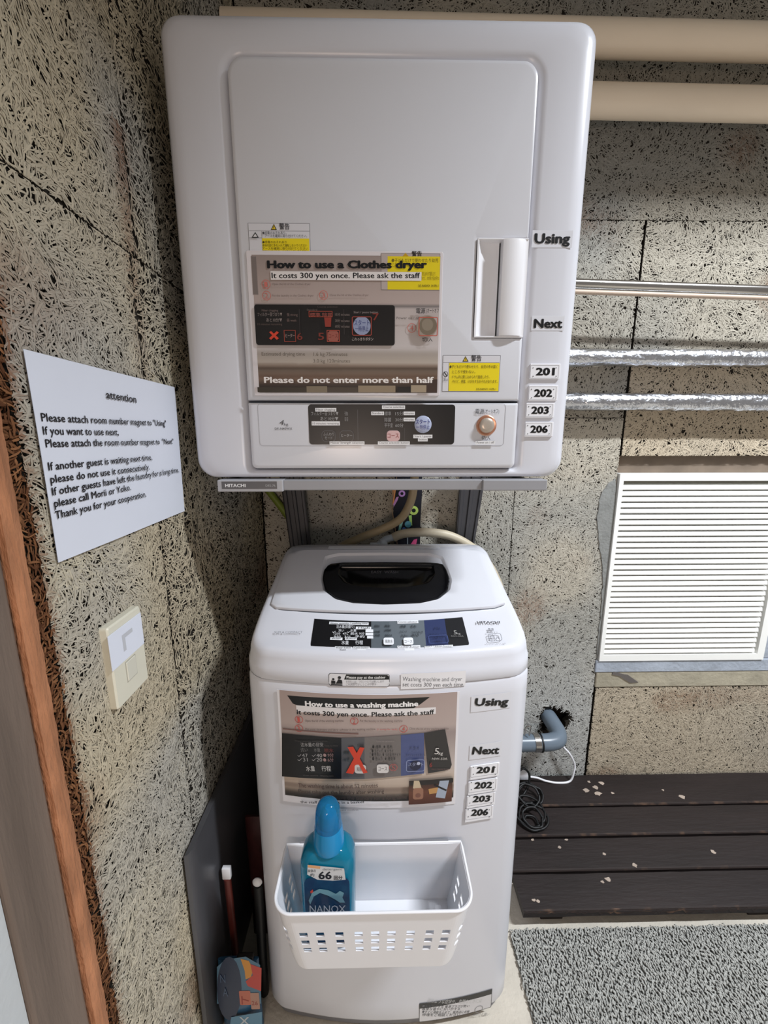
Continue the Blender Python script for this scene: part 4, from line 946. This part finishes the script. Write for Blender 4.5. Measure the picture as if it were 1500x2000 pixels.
pr.rr(556, 646, 579, 669, 1, (150, 66, 52), ring=1.2); pr.T('ヒーター', 559, 577, 660, 6, (170, 150, 146)); pr.rr(604, 609, 650, 621, 1, (160, 70, 54), ring=1.2); pr.rr(639, 646, 664, 669, 1, (170, 74, 58), ring=1.4); pr.rr(641, 648, 662, 668, 5, (150, 84, 72)); pr.T('コース', 643, 660, 661, 7, (110, 30, 24)); pr.poly([(634, 622), (648, 622), (647, 640), (636, 640)], (140, 52, 40))
pr.R(586, 606, 587, 655, (60, 54, 54)); pr.R(672, 606, 673, 655, (60, 54, 54))
pr.disc(707, 638, 17, (140, 148, 176)); pr.T('スタート', 692, 722, 637, 9, (54, 64, 120), 0.01); pr.T('一時停止', 694, 720, 648, 8, (54, 64, 120)); pr.rr(688, 620, 726, 657, 3, (170, 72, 60), ring=1.2)
pr.disc(833, 639, 20, (150, 136, 124)); pr.disc(835, 638, 17, (116, 104, 88)); pr.disc(834, 636, 11, (136, 124, 108)); pr.rr(817, 621, 854, 658, 3, (186, 86, 70), ring=1.6)
pr.T('Estimated drying time', 513, 597, 696, 7, (104, 92, 80)); pr.T('1.6 kg 75minutes', 613, 679, 696.5, 7, (104, 92, 80)); pr.T('3.0 kg 120minutes', 613, 684, 709.5, 7, (104, 92, 80))
for xa, ya, xb, yb2, c in [(505, 757, 600, 767, (54, 46, 36)), (600, 755, 640, 767, (120, 108, 88)), (640, 757, 700, 767, (66, 56, 46)), (700, 754, 772, 767, (138, 122, 100)), (776, 757, 802, 767, (20, 18, 18)), (802, 753, 832, 767, (156, 140, 118)), (832, 742, 853, 767, (60, 44, 38))]: pr.R(xa, ya, xb, yb2, c)
pr.T('Please do not enter more than half', 518, 846, 749, 12, (232, 226, 222), 0.03)
pr.build('printed_page', t)

# ------------------------------------------------------------ dryer stand
sd = thing('dryer_stand', (0.012, 1.0, 0.0), 'grey metal dryer stand with a front bar and two legs behind the washing machine', 'stand')
mb = MB(); mb.box(-0.165, 0.187, 0.708, 0.730, 1.1505, 1.1685, 0.0015); bar = mb.build('front_bar', greyplastic, sd)
mb = MB(); mb.box(-0.2785, -0.1645, 0.703, 0.735, 1.1488, 1.1693, 0.0018); ce = mb.build('end_cap', mat('cap_grey', (172, 172, 176), 0.4), sd)
ES = Surf((0, 0.703, 0), (1, 0, 0), (0, 0, 1), (0, -1, 0))
pr = Print(ES, 0.0003); pr.R(433, 940.5, 541, 955, (92, 90, 92)); pr.T('HITACHI', 440, 480, 951.5, 6.5, (226, 226, 228), 0.03); pr.T('DES-76', 519, 538, 950.5, 4.5, (170, 170, 172), 0.0); pr.build('lettering', ce)
mb = MB(); mb.box(0.1865, 0.301, 0.703, 0.735, 1.1495, 1.1690, 0.0018); mb.build('end_cap', greyplastic, sd)
for x_ in (-0.262, 0.262):
    mb = MB(); mb.box(x_-0.012, x_+0.012, 0.73, 1.20, 1.1500, 1.1690, 0.001); mb.build('side_rail', darkgrey, sd)
def leg(x0t, x1t, x0b, x1b, name='leg'):
    mb = MB(); rings = []
    for z, k in [(FZ, 1.0), (0.80, 1.0), (1.165, 0.0)]:
        a = x0t+(x0b-x0t)*k; b2 = x1t+(x1b-x1t)*k; w = b2-a
        if z == 0: pass
        prof_ = [(0, 0.002), (0.06, 0), (0.18, 0), (0.22, 0.004), (0.42, 0.004), (0.46, 0), (0.58, 0), (0.62, 0.004), (0.84, 0.004), (0.88, 0), (0.97, 0), (1, 0.002), (1, 0.018), (0, 0.018)]
        rings.append([(a+w*f, 1.187+d, z) for f, d in prof_])
    mb.loft(rings); mb.build(name, darkgrey, sd)
leg(-0.2905, -0.2225, -0.255, -0.195); leg(0.250, 0.3265, 0.235, 0.285)

# ------------------------------------------------------------ hoses, cables, things behind the washer
mb = MB(); mb.tube([at(812, 900, 1, 1.11), at(808, 950, 1, 1.11), at(800, 985, 1, 1.11), at(780, 1015, 1, 1.12), at(740, 1036, 1, 1.13), at(700, 1052, 1, 1.14), at(660, 1072, 1, 1.160), at(630, 1105, 1, 1.175)], 0.0118, 16, 8)
tag(mb.build('drain_hose', mat('tan_hose', (158, 142, 112), 0.45, var=0.05), None, True, 60), 'tan hose curving down from the dryer to behind the washer', 'hose')
ih = thing('inlet_hose', tuple(at(745, 1060, 1, 1.10)), 'beige water hose arching right over the washer from a white tap adapter', 'hose')
mb = MB(); mb.tube([at(768, 1050, 1, 1.160), at(785, 1043, 1, 1.160), at(810, 1040, 1, 1.160), at(840, 1040, 1, 1.160), at(880, 1047, 1, 1.160), at(920, 1068, 1, 1.160), at(950, 1098, 1, 1.160), at(967, 1127, 1, 1.160), at(976, 1155, 1, 1.168), (0.375, 1.175, 0.70), (0.345, 1.185, 0.55)], 0.0132, 16, 8)
mb.build('hose', beigehose, ih, True, 60)
mb = MB(); c = at(752, 1056, 1, 1.160); mb.tube([(c[0]-0.018, c[1], c[2]-0.012), (c[0]+0.002, c[1], c[2]+0.004), at(770, 1049, 1, 1.160)], 0.0105, 14, 5); mb.lathe([(0.011, -0.012), (0.0135, -0.010), (0.0135, 0.006), (0.011, 0.010)], (c[0]-0.006, c[1], c[2]-0.006), 16)
mb.box(c[0]-0.045, c[0]-0.018, c[1]-0.008, c[1]+0.008, c[2]-0.020, c[2]-0.006, 0.002)
mb.build('tap_adapter', mat('pale_adapter', (200, 208, 216), 0.3), ih, True, 40)
# dark cloth with coloured rings
bg_ = thing('patterned_cloth', (0.092, 1.225, 0.90), 'black cloth with colourful rings and sticks hanging on the wall behind the hoses', 'cloth')
mb = MB(); R0 = []; R1 = []
for i in range(9):
    z = 1.16-i*0.036
    for lst, y in ((R0, 1.2200), (R1, 1.2255)): lst.append([(0.052+0.002*math.sin(i), y+0.001*math.sin(i*1.7), z), (0.075, y-0.002, z), (0.11, y-0.001, z), (0.136+0.002*math.sin(i*0.8), y, z)])
mb.loft([r_+q[::-1] for r_, q in zip(R0, R1)]); mb.build('cloth', mat('navy_cloth', (14, 16, 30), 0.7), bg_, True, 50)
pr = Print(Surf((0, 1.2175, 0), (1, 0, 0), (0, 0, 1), (0, -1, 0)), 0.0001)
pr.poly([(767, 957), (773, 957), (769, 985), (767, 985)], (224, 140, 50)); pr.disc(785, 964, 6.5, (178, 130, 206), ring=3.5); pr.poly([(768, 984), (774, 971), (779, 970), (776, 978), (769, 990)], (190, 130, 200))
pr.disc(808, 997, 9, (190, 224, 110), ring=5); pr.disc(794, 1004, 5, (120, 170, 220)); pr.poly([(778, 1035), (782, 1015), (789, 1010), (787, 1020), (781, 1040)], (140, 206, 200)); pr.poly([(801, 1026), (798, 1007), (804, 1006), (805, 1026)], (170, 224, 120)); pr.disc(797, 1024, 6.5, (90, 176, 206)); pr.disc(789, 1033, 3.5, (90, 130, 210)); pr.poly([(800, 1066), (808, 1054), (815, 1052), (813, 1062), (806, 1070)], (220, 90, 140))
pr.poly([(795, 1050), (797, 1050), (797, 1072), (795, 1072)], (150, 160, 170)); pr.build('printed_pattern', bg_)
mb = MB(); mb.tube([(0.066, 1.205, 1.16), at(766, 985, 1, 1.205), at(770, 1020, 1, 1.205), at(776, 1066, 1, 1.205), (0.068, 1.205, 0.86)], 0.0012, 6, 5); tag(mb.build('cord', mat('tan_cord', (170, 140, 110), 0.6), None, True), 'thin tan cord hanging in front of the colourful black cloth', 'cord')
mb = MB(); mb.tube([(0.238, 1.221, 1.16), at(897, 960, 1, 1.221), at(900, 1000, 1, 1.221), at(905, 1035, 1, 1.221), (0.262, 1.221, 0.88)], 0.0058, 10, 5); tag(mb.build('white_conduit', mat('white_conduit', (214, 208, 194), 0.4), None, True, 60), 'thin white tube hanging beside the right leg of the dryer stand', 'tube')
mb = MB(); a_ = at(510, 940, 1, 1.222); b_ = at(612, 1085, 1, 1.222)
mb.tube([tuple(a_), tuple((a_+b_)/2+np.array([0.004, 0, 0.004])), tuple(b_), (b_[0]+0.02, 1.222, b_[2]-0.10)], 0.0105, 12, 5); tag(mb.build('green_hose', mat('olive_green', (122, 140, 52), 0.5, var=0.1), None, True, 60), 'olive green hose slanting down behind the left leg of the dryer stand', 'hose')

# drain elbow with clamp
dp = thing('drain_pipe', (0.60, 1.20, 0.25), 'grey plastic drain elbow with metal clamp going into the ragged wall hole', 'pipe')
mb = MB(); mb.tube([(0.600, 1.285, 0.268), (0.603, 1.255, 0.266), (0.608, 1.225, 0.260), (0.612, 1.190, 0.252), (0.600, 1.163, 0.248), (0.570, 1.152, 0.247), (0.53, 1.150, 0.247), (0.42, 1.150, 0.247), (0.30, 1.160, 0.247)], 0.0265, 24, 8); mb.build('elbow', pvc, dp, True, 60)
mb = MB(); mb.lathe([(0.0268, -0.010), (0.0290, -0.0095), (0.0290, 0.0095), (0.0268, 0.010)], (0.522, 1.150, 0.247), 32, 'X'); mb.build('clamp', steel, dp, True, 40)
mb = MB(); mb.lathe([(0.0272, -0.002), (0.0298, -0.0018), (0.0298, 0.0018), (0.0272, 0.002)], (0.537, 1.150, 0.247), 32, 'X'); mb.build('rubber_ring', blackrubber, dp, True, 40)
mb = MB(); c = at(1032, 1425, 1, 1.14); mb.tube([(c[0]-0.012, 1.14, c[2]-0.02), (c[0]-0.008, 1.14, c[2]+0.008), (c[0]+0.006, 1.14, c[2]+0.010), (c[0]+0.004, 1.14, c[2]-0.022)], 0.0022, 8, 5); mb.build('clamp_wire', steel, dp, True)
# white cable and plug
wc = thing('white_cable', (0.62, 1.2, 0.045), 'white cable looping down from the drain elbow onto the plank platform', 'cable')
mb = MB(); mb.tube([at(1090, 1440, 1, 1.22), at(1100, 1458, 1, 1.215), at(1113, 1473, 1, 1.21), at(1122, 1492, 1, 1.21), at(1121, 1508, 1, 1.205), (0.676, 1.20, 0.0445), (0.63, 1.195, 0.0440), (0.59, 1.20, 0.048), (0.555, 1.20, 0.062), (0.50, 1.20, 0.070)], 0.0034, 10, 8); mb.build('cord', whiteplastic, wc, True, 60)
mb = MB(); mb.box(0.485, 0.530, 1.190, 1.21, 0.060, 0.090, 0.005); mb.build('plug', whiteplastic, wc, True, 40)
# black cable bundle
rg = random.Random(4); mb = MB()
def loop(cx, cy, cz, rx, rz, tl, r=0.0036, ph=0.0):
    pts = []
    for i in range(15):
        a = ph+2*math.pi*i/14; pts.append((cx+rx*math.cos(a)+0.004*rg.random(), cy+tl*math.sin(a)+rg.uniform(-0.003, 0.003), cz+rz*math.sin(a)))
    mb.tube(pts, r, 8, 4, False)
loop(0.500, 1.140, 0.062, 0.045, 0.010, 0.030); loop(0.505, 1.125, 0.070, 0.040, 0.012, 0.026); loop(0.495, 1.115, 0.078, 0.034, 0.014, 0.030)
loop(0.490, 1.060, 0.056, 0.044, 0.008, 0.040); loop(0.485, 1.050, 0.064, 0.030, 0.009, 0.028); loop(0.482, 1.075, 0.060, 0.048, 0.010, 0.045); loop(0.478, 1.045, 0.050, 0.020, 0.004, 0.022)
mb.tube([(0.42, 1.16, 0.05), (0.46, 1.165, 0.09), (0.49, 1.168, 0.13), (0.515, 1.168, 0.11), (0.51, 1.155, 0.075), (0.48, 1.13, 0.055), (0.44, 1.09, 0.05)], 0.0038, 8, 6)
tag(mb.build('black_cable', blackrubber, None, True, 60), 'coiled black cable bundle on the dark planks beside the washer', 'cable')

# ------------------------------------------------------------ plank platform
pf = thing('plank_platform', (1.0, 1.02, 0.0), 'low platform of four dark stained planks against the back wall', 'platform')
for (ya, yb, xl, sd_) in [(0.8135, 0.9050, 0.374, 1), (0.9115, 1.0035, 0.362, 2), (1.0115, 1.1055, 0.362, 3), (1.1125, 1.232, 0.365, 4)]:
    mb = MB(); rg2 = random.Random(sd_); rings = []; N_ = 40
    for i in range(N_+1):
        x = xl+(1.75-xl)*i/N_; j = [rg2.uniform(-0.0006, 0.0006) for _ in range(3)]
        e = 0.008 if (i == 0 and sd_ == 1) else 0.0
        zb_ = 0.020
        rings.append([(x, ya+0.001+j[0], zb_), (x, ya+j[0], 0.036), (x+e*0, ya+0.003+j[0], 0.0400), (x, (ya+yb)/2, 0.0404+j[2]*0.4), (x, yb-0.003+j[1], 0.0400), (x, yb+j[1], 0.036), (x, yb-0.001, zb_)])
    mb.loft(rings); pk = mb.build('plank', plank_m, pf, False)
    mb = MB(); rings = []
    for i in range(161):
        x = xl+0.004+(1.745-xl)*i/160; w = max(0.0003, 0.0012+0.0016*rg2.random()*(1 if sd_ == 1 else 0.5))
        rings.append([(x, ya-0.0007, 0.0362-(0.010*rg2.random() if sd_ == 1 else 0)), (x, ya+0.0014, 0.0396), (x, ya+0.0030+w, 0.0403)])
    mb.loft(rings, False, False, False); mb.build('worn_edge', plank_edge, pk)
for x_ in (0.46, 1.02, 1.42):
    mb = MB(); mb.box(x_-0.03, x_+0.03, 0.835, 1.225, FZ+0.0005, 0.0198, 0.002); mb.build('bearer', plank_m, pf)
rg = random.Random(9); mb = MB()
for (px, py, r) in [(1145, 1544, 5), (1163, 1538, 4), (1168, 1550, 5), (1174, 1529, 4), (1332, 1556, 4), (1196, 1549, 2.5), (1295, 1543, 2), (1040, 1640, 2), (1106, 1640, 2), (1093, 1655, 2), (1180, 1668, 2), (1392, 1663, 3), (1188, 1717, 3.5), (1176, 1722, 2), (1042, 1758, 2), (1051, 1760, 2), (1240, 1690, 3), (1150, 1527, 2.4)]:
    c = at(px, py, 2, 0.0405); n_ = 9; rr0 = r/560
    P = [(c[0]+rr0*(0.6+0.8*rg.random())*math.cos(2*math.pi*k/n_)*1.3, c[1]+rr0*(0.6+0.8*rg.random())*math.sin(2*math.pi*k/n_)) for k in range(n_)]
    mb.loft([[(x, y, 0.0402) for x, y in P], [(x, y, 0.0409) for x, y in P]])
o = mb.build('paint_drips', paintspot, pf); o['kind'] = 'stuff'

# ------------------------------------------------------------ loop pile mat
fm = thing('floor_mat', (0.9, 0.4, 0.0), 'grey loop-pile rubber-backed mat on the floor in front of the platform', 'mat')
MX0, MX1, MY0, MY1 = 0.338, 1.35, 0.10, 0.811
mb = MB(); mb.loft([[(x, y, z) for x, y in rrect(MX0, MX1, MY0, MY1, 0.02, 5)] for z in (FZ+0.0005, FZ+0.004)]); mb.build('backing', mat('mat_backing', (122, 122, 118), 0.9), fm)
def mat_pile():
    rg = np.random.default_rng(77); st_ = 0.0048
    gx = np.arange(MX0+0.003, MX1-0.003, st_); gy = np.arange(0.25, MY1-0.003, st_)
    X, Y = np.meshgrid(gx, gy); X = X.ravel()+rg.normal(0, 0.0018, X.size); Y = Y.ravel()+rg.normal(0, 0.0015, Y.size); n = X.size
    ang = 1.7+rg.normal(0, 0.5, n); L = 0.0028+0.0022*rg.random(n); H = 0.0048+0.0018*rg.random(n); W = 0.0013+0.0006*rg.random(n)
    # a fat arched loop: 4 stations x 4 section points
    S = 4; tt = np.linspace(-1, 1, S); sec = np.array([(-1, 0), (0, 0.9), (1, 0), (0, -0.9)])
    V = np.empty((n, S, 4, 3)); dx = np.cos(ang); dy = np.sin(ang)
    for i, t_ in enumerate(tt):
        cx = X+dx*L*t_; cy = Y+dy*L*t_; cz = FZ+0.004+H*(1-0.62*abs(t_)**2.2)
        w = W*(1.25-0.25*abs(t_))
        for k, (a, b_) in enumerate(sec):
            V[:, i, k, 0] = cx-dy*w*a; V[:, i, k, 1] = cy+dx*w*a; V[:, i, k, 2] = cz+w*b_
    q = []
    for i in range(S-1):
        for k in range(4): q.append((i*4+k, i*4+(k+1) % 4, (i+1)*4+(k+1) % 4, (i+1)*4+k))
    q += [(3, 2, 1, 0), (12, 13, 14, 15)]
    q = np.array(q); F = (np.arange(n)*16)[:, None, None]+q[None]; nf = n*len(q)
    me = bpy.data.meshes.new('loop_pile'); me.vertices.add(n*16); me.vertices.foreach_set('co', V.astype(np.float32).ravel())
    me.loops.add(nf*4); me.loops.foreach_set('vertex_index', F.astype(np.int32).ravel()); me.polygons.add(nf); me.polygons.foreach_set('loop_start', np.arange(nf, dtype=np.int32)*4)
    me.update(calc_edges=True)
    c = np.array(lin((178, 178, 173)))[None]*(0.82+0.3*rg.random(n))[:, None]; rgba = np.ones((n, 16, 4)); rgba[:, :, :3] = c[:, None, :]
    ca = me.color_attributes.new('Col', 'FLOAT_COLOR', 'POINT'); ca.data.foreach_set('color', rgba.astype(np.float32).ravel())
    o = link('loop_pile', me, STRAND, fm, True); o['kind'] = 'stuff'
mat_pile()

# ------------------------------------------------------------ left wall: notice, switch
LW = Surf((XL+0.002, 0, 0), (0, 1, 0), (0, 0, 1), (1, 0, 0))
nt_ = thing('paper_notice', (XL, 0.585, 1.22), 'white paper notice headed attention taped on the left wall', 'notice')
mb = MB(); N_ = 14; top = []; bot = []
pc = [(0.4335, 1.109), (0.7335, 1.109), (0.7385, 1.3285), (0.4330, 1.3325)]
G0 = []; G1 = []
for j in range(9):
    for i in range(N_+1):
        f, g = i/N_, j/8; y = (pc[0][0]*(1-f)+pc[1][0]*f)*(1-g)+(pc[3][0]*(1-f)+pc[2][0]*f)*g; z = (pc[0][1]*(1-f)+pc[1][1]*f)*(1-g)+(pc[3][1]*(1-f)+pc[2][1]*f)*g
        h = 0.0018+0.0006*math.sin(f*5+g*3); G0.append((XL+h, y, z)); G1.append((XL+h-0.0004, y, z))
n_ = len(G0); fs = []
for j in range(8):
    for i in range(N_):
        a = j*(N_+1)+i; fs += [(a, a+1, a+N_+2, a+N_+1), (n_+a, n_+a+N_+1, n_+a+N_+2, n_+a+1)]
mb.add(G0+G1, fs); mb.build('sheet', paper, nt_, True, 60)
pr = Print(LW, 0.0007)
PB = (14, 14, 20)
for body, a, b_, cap, bd in [('attention', (207, 778), (266, 787), 0.0105, 0.012), ('Please attach room number magnet to "Using"', (80, 823), (324, 832), 0.0088, 0.014), ('If you want to use next,', (83, 849), (231, 850), 0.0088, 0.014), ('Please attach the room number magnet to  "Next"', (88, 874), (338, 867), 0.0088, 0.014),
        ('If another guest is waiting next time,', (93, 919), (296, 898), 0.0088, 0.014), ('please do not use it consecutively.', (97, 944), (291, 917), 0.0088, 0.014), ('If other guests have left the laundry for a long time,', (100, 968), (348, 922), 0.0088, 0.014), ('please call Morii or Yoko.', (104, 991), (254, 957), 0.0088, 0.014), ('Thank you for your cooperation.', (106, 1014), (284, 970), 0.0088, 0.014)]:
    p0 = LW.inv(*a); p1 = LW.inv(*b_); L = math.hypot(p1[0]-p0[0], p1[1]-p0[1]); rot = math.atan2(p1[1]-p0[1], p1[0]-p0[0])
    pr.T_uv(body, p0[0], p0[0]+L, p0[1], cap, PB, bd, rot)
pr.build('lettering', nt_)
sw = thing('light_switch', (XL, 0.519, 0.945), 'cream wall switch plate with a paper label over its upper half', 'switch')
SWS = Surf((XL, 0, 0), (0, 1, 0), (0, 0, 1), (1, 0, 0))
slab(SWS, 0, 0, 0, 0, 0.004, -0.004, 0.009, 0.002, uv=(0.483, 0.886, 0.556, 1.004)).build('plate', switchwhite, sw, True, 30)
slab(SWS, 0, 0, 0, 0, 0.001, 0.008, 0.0105, 0.0008, uv=(0.509, 0.912, 0.530, 0.940)).build('rocker', mat('rocker', (214, 211, 196), 0.3), sw)
mb = MB(); frame = [(0.5075, 0.9105), (0.5315, 0.9415)]
slab(SWS, 0, 0, 0, 0, 0.001, 0.008, 0.0094, 0.0003, uv=(0.5075, 0.9105, 0.5315, 0.9415)).build('rocker_frame', mat('rocker_grey', (176, 172, 158), 0.5), sw)
pl = slab(SWS, 0, 0, 0, 0, 0.0008, 0.0095, 0.0103, 0.0001, uv=(0.4805, 0.945, 0.5535, 0.994)).build('paper_label', paper, sw)
pr = Print(Surf((XL+0.0103, 0, 0), (0, 1, 0), (0, 0, 1), (1, 0, 0)), 0.0001); pr.rect_uv(0.507, 0.958, 0.513, 0.982, (196, 198, 204)); pr.rect_uv(0.507, 0.976, 0.530, 0.982, (196, 198, 204)); pr.build('faded_mark', pl)

# ------------------------------------------------------------ things in the gap beside the washer
mb = MB(); rings = []
for y_, dx_ in [(0.600, 0.0), (0.603, 0.006), (0.612, 0.010), (0.64, 0.011), (1.20, 0.011)]:
    rings.append([(XL+0.0035, y_, FZ+0.001), (XL+0.0035, y_, 0.498), (XL+0.004+dx_, y_, 0.500), (XL+0.004+dx_, y_, FZ+0.001)])
mb.loft(rings); tag(mb.build('grey_panel', mat('grey_sheet', (84, 84, 88), 0.35, metal=0.3, var=0.08), None, True, 30), 'dark grey sheet panel leaning against the left wall beside the washer', 'panel')
def pouch(name, cx, cy, z0, w, h, d, m, label):
    t = thing(name, (cx, cy, z0), label, 'pouch'); mb = MB(); rings = []
    for k in range(15):
        f = k/14; z = z0+h*f; dd = d*math.sin(math.pi*(0.10+0.88*(1-f)))**0.7*(1 if f < 0.96 else 0.3)+0.001; ww = w*(1-0.06*math.sin(math.pi*f)); ring = []
        for q in range(24):
            a = 2*math.pi*q/24; ring.append((cx+ww/2*math.cos(a)*(abs(math.cos(a))**-0.3 if abs(math.cos(a)) > 0.2 else 1)*0.98, cy+dd/2*math.sin(a), z+0.002*math.sin(a*3+f*7)))
        rings.append(ring)
    mb.loft(rings); mb.build('bag', m, t, True, 60); return t
CP = [(XL+0.018+0.0, 0), ]
t = pouch('refill_pouch', -0.2945, 0.655, FZ+0.001, 0.088, 0.187, 0.044, mat('pouch_blue', (58, 104, 140), 0.3, var=0.3, vscale=30), 'blue, orange and red detergent refill pouch standing in the gap beside the washer')
def pouch_curve(u): return 0.0
PS_ = Surf((0, 0.6300, 0), (1, 0, 0), (0, 0, 1), (0, -1, 0))
pr = Print(PS_, 0.0003, 0.0001)
pr.poly([(424, 1888), (440, 1874), (480, 1868), (508, 1884), (510, 1960), (424, 1960)], (70, 110, 136))
n_ = 20; pr.poly([(448+24*math.cos(2*math.pi*k/n_), 1930+62*math.sin(2*math.pi*k/n_)) for k in range(n_)], (14, 34, 66))
pr.poly([(470, 1872), (486, 1876), (495, 1892), (490, 1908), (480, 1912), (478, 1895)], (206, 140, 40)); pr.poly([(489, 1882), (511, 1890), (510, 1935), (484, 1925), (480, 1916), (494, 1904)], (188, 56, 44))
pr.rr(468, 1934, 490, 1962, 3, (190, 104, 80)); pr.rr(490, 1938, 507, 1970, 2, (176, 130, 112)); pr.T('ト', 472, 487, 1960, 14, (150, 40, 30)); pr.T('26', 492, 504, 1962, 8, (150, 50, 40))
pr.poly([(452, 1985), (512, 1975), (512, 1999), (450, 1999)], (90, 140, 170)); pr.T('N', 431, 441, 1918, 16, (70, 90, 120)); pr.T('A', 436, 446, 1944, 16, (70, 90, 120)); pr.T('X', 468, 488, 2000, 16, (196, 206, 214), 0.01)
pr.build('printed_front', t)
mb = MB(); mb.box(-0.2965, -0.262, 0.648, 0.660, 0.158, 0.178, 0.003); mb.build('spout', mat('spout_dark', (40, 34, 32), 0.5), t)
t = pouch('refill_pouch', -0.284, 0.82, FZ+0.001, 0.078, 0.36, 0.045, mat('pouch_red', (62, 30, 30), 0.45, var=0.5, vscale=40), 'dark red refill pouch deep in the shadowed gap beside the washer')
def stick(x, y, z0, x1_, y1_, z1, r, capc, square, label, m):
    t = thing('brush', (x, y, z0), label, 'brush'); mb = MB(); mb.tube([(x, y, z0+0.002), (x1_, y1_, z1)], r, 12, 1); mb.build('handle', m, t, True, 60)
    mb = MB()
    if square: mb.box(x1_-0.009, x1_+0.009, y1_-0.005, y1_+0.005, z1, z1+0.028, 0.002)
    else: mb.lathe([(0.004, -0.006), (0.009, -0.003), (0.0105, 0.0), (0.009, 0.003), (0.004, 0.006)], (x1_, y1_-0.004, z1+0.010), 16, 'Y')
    mb.build('tip', capc, t, True, 40)
stick(-0.318, 0.700, FZ, -0.3225, 0.700, 0.318, 0.0075, whiteplastic, True, 'dark red stick handle with a square white tip beside the washer', mat('dark_red', (84, 34, 28), 0.4))
stick(-0.264, 0.705, FZ, -0.258, 0.700, 0.300, 0.010, whiteplastic, False, 'black stick handle with a round white tip beside the washer', blackrubber)
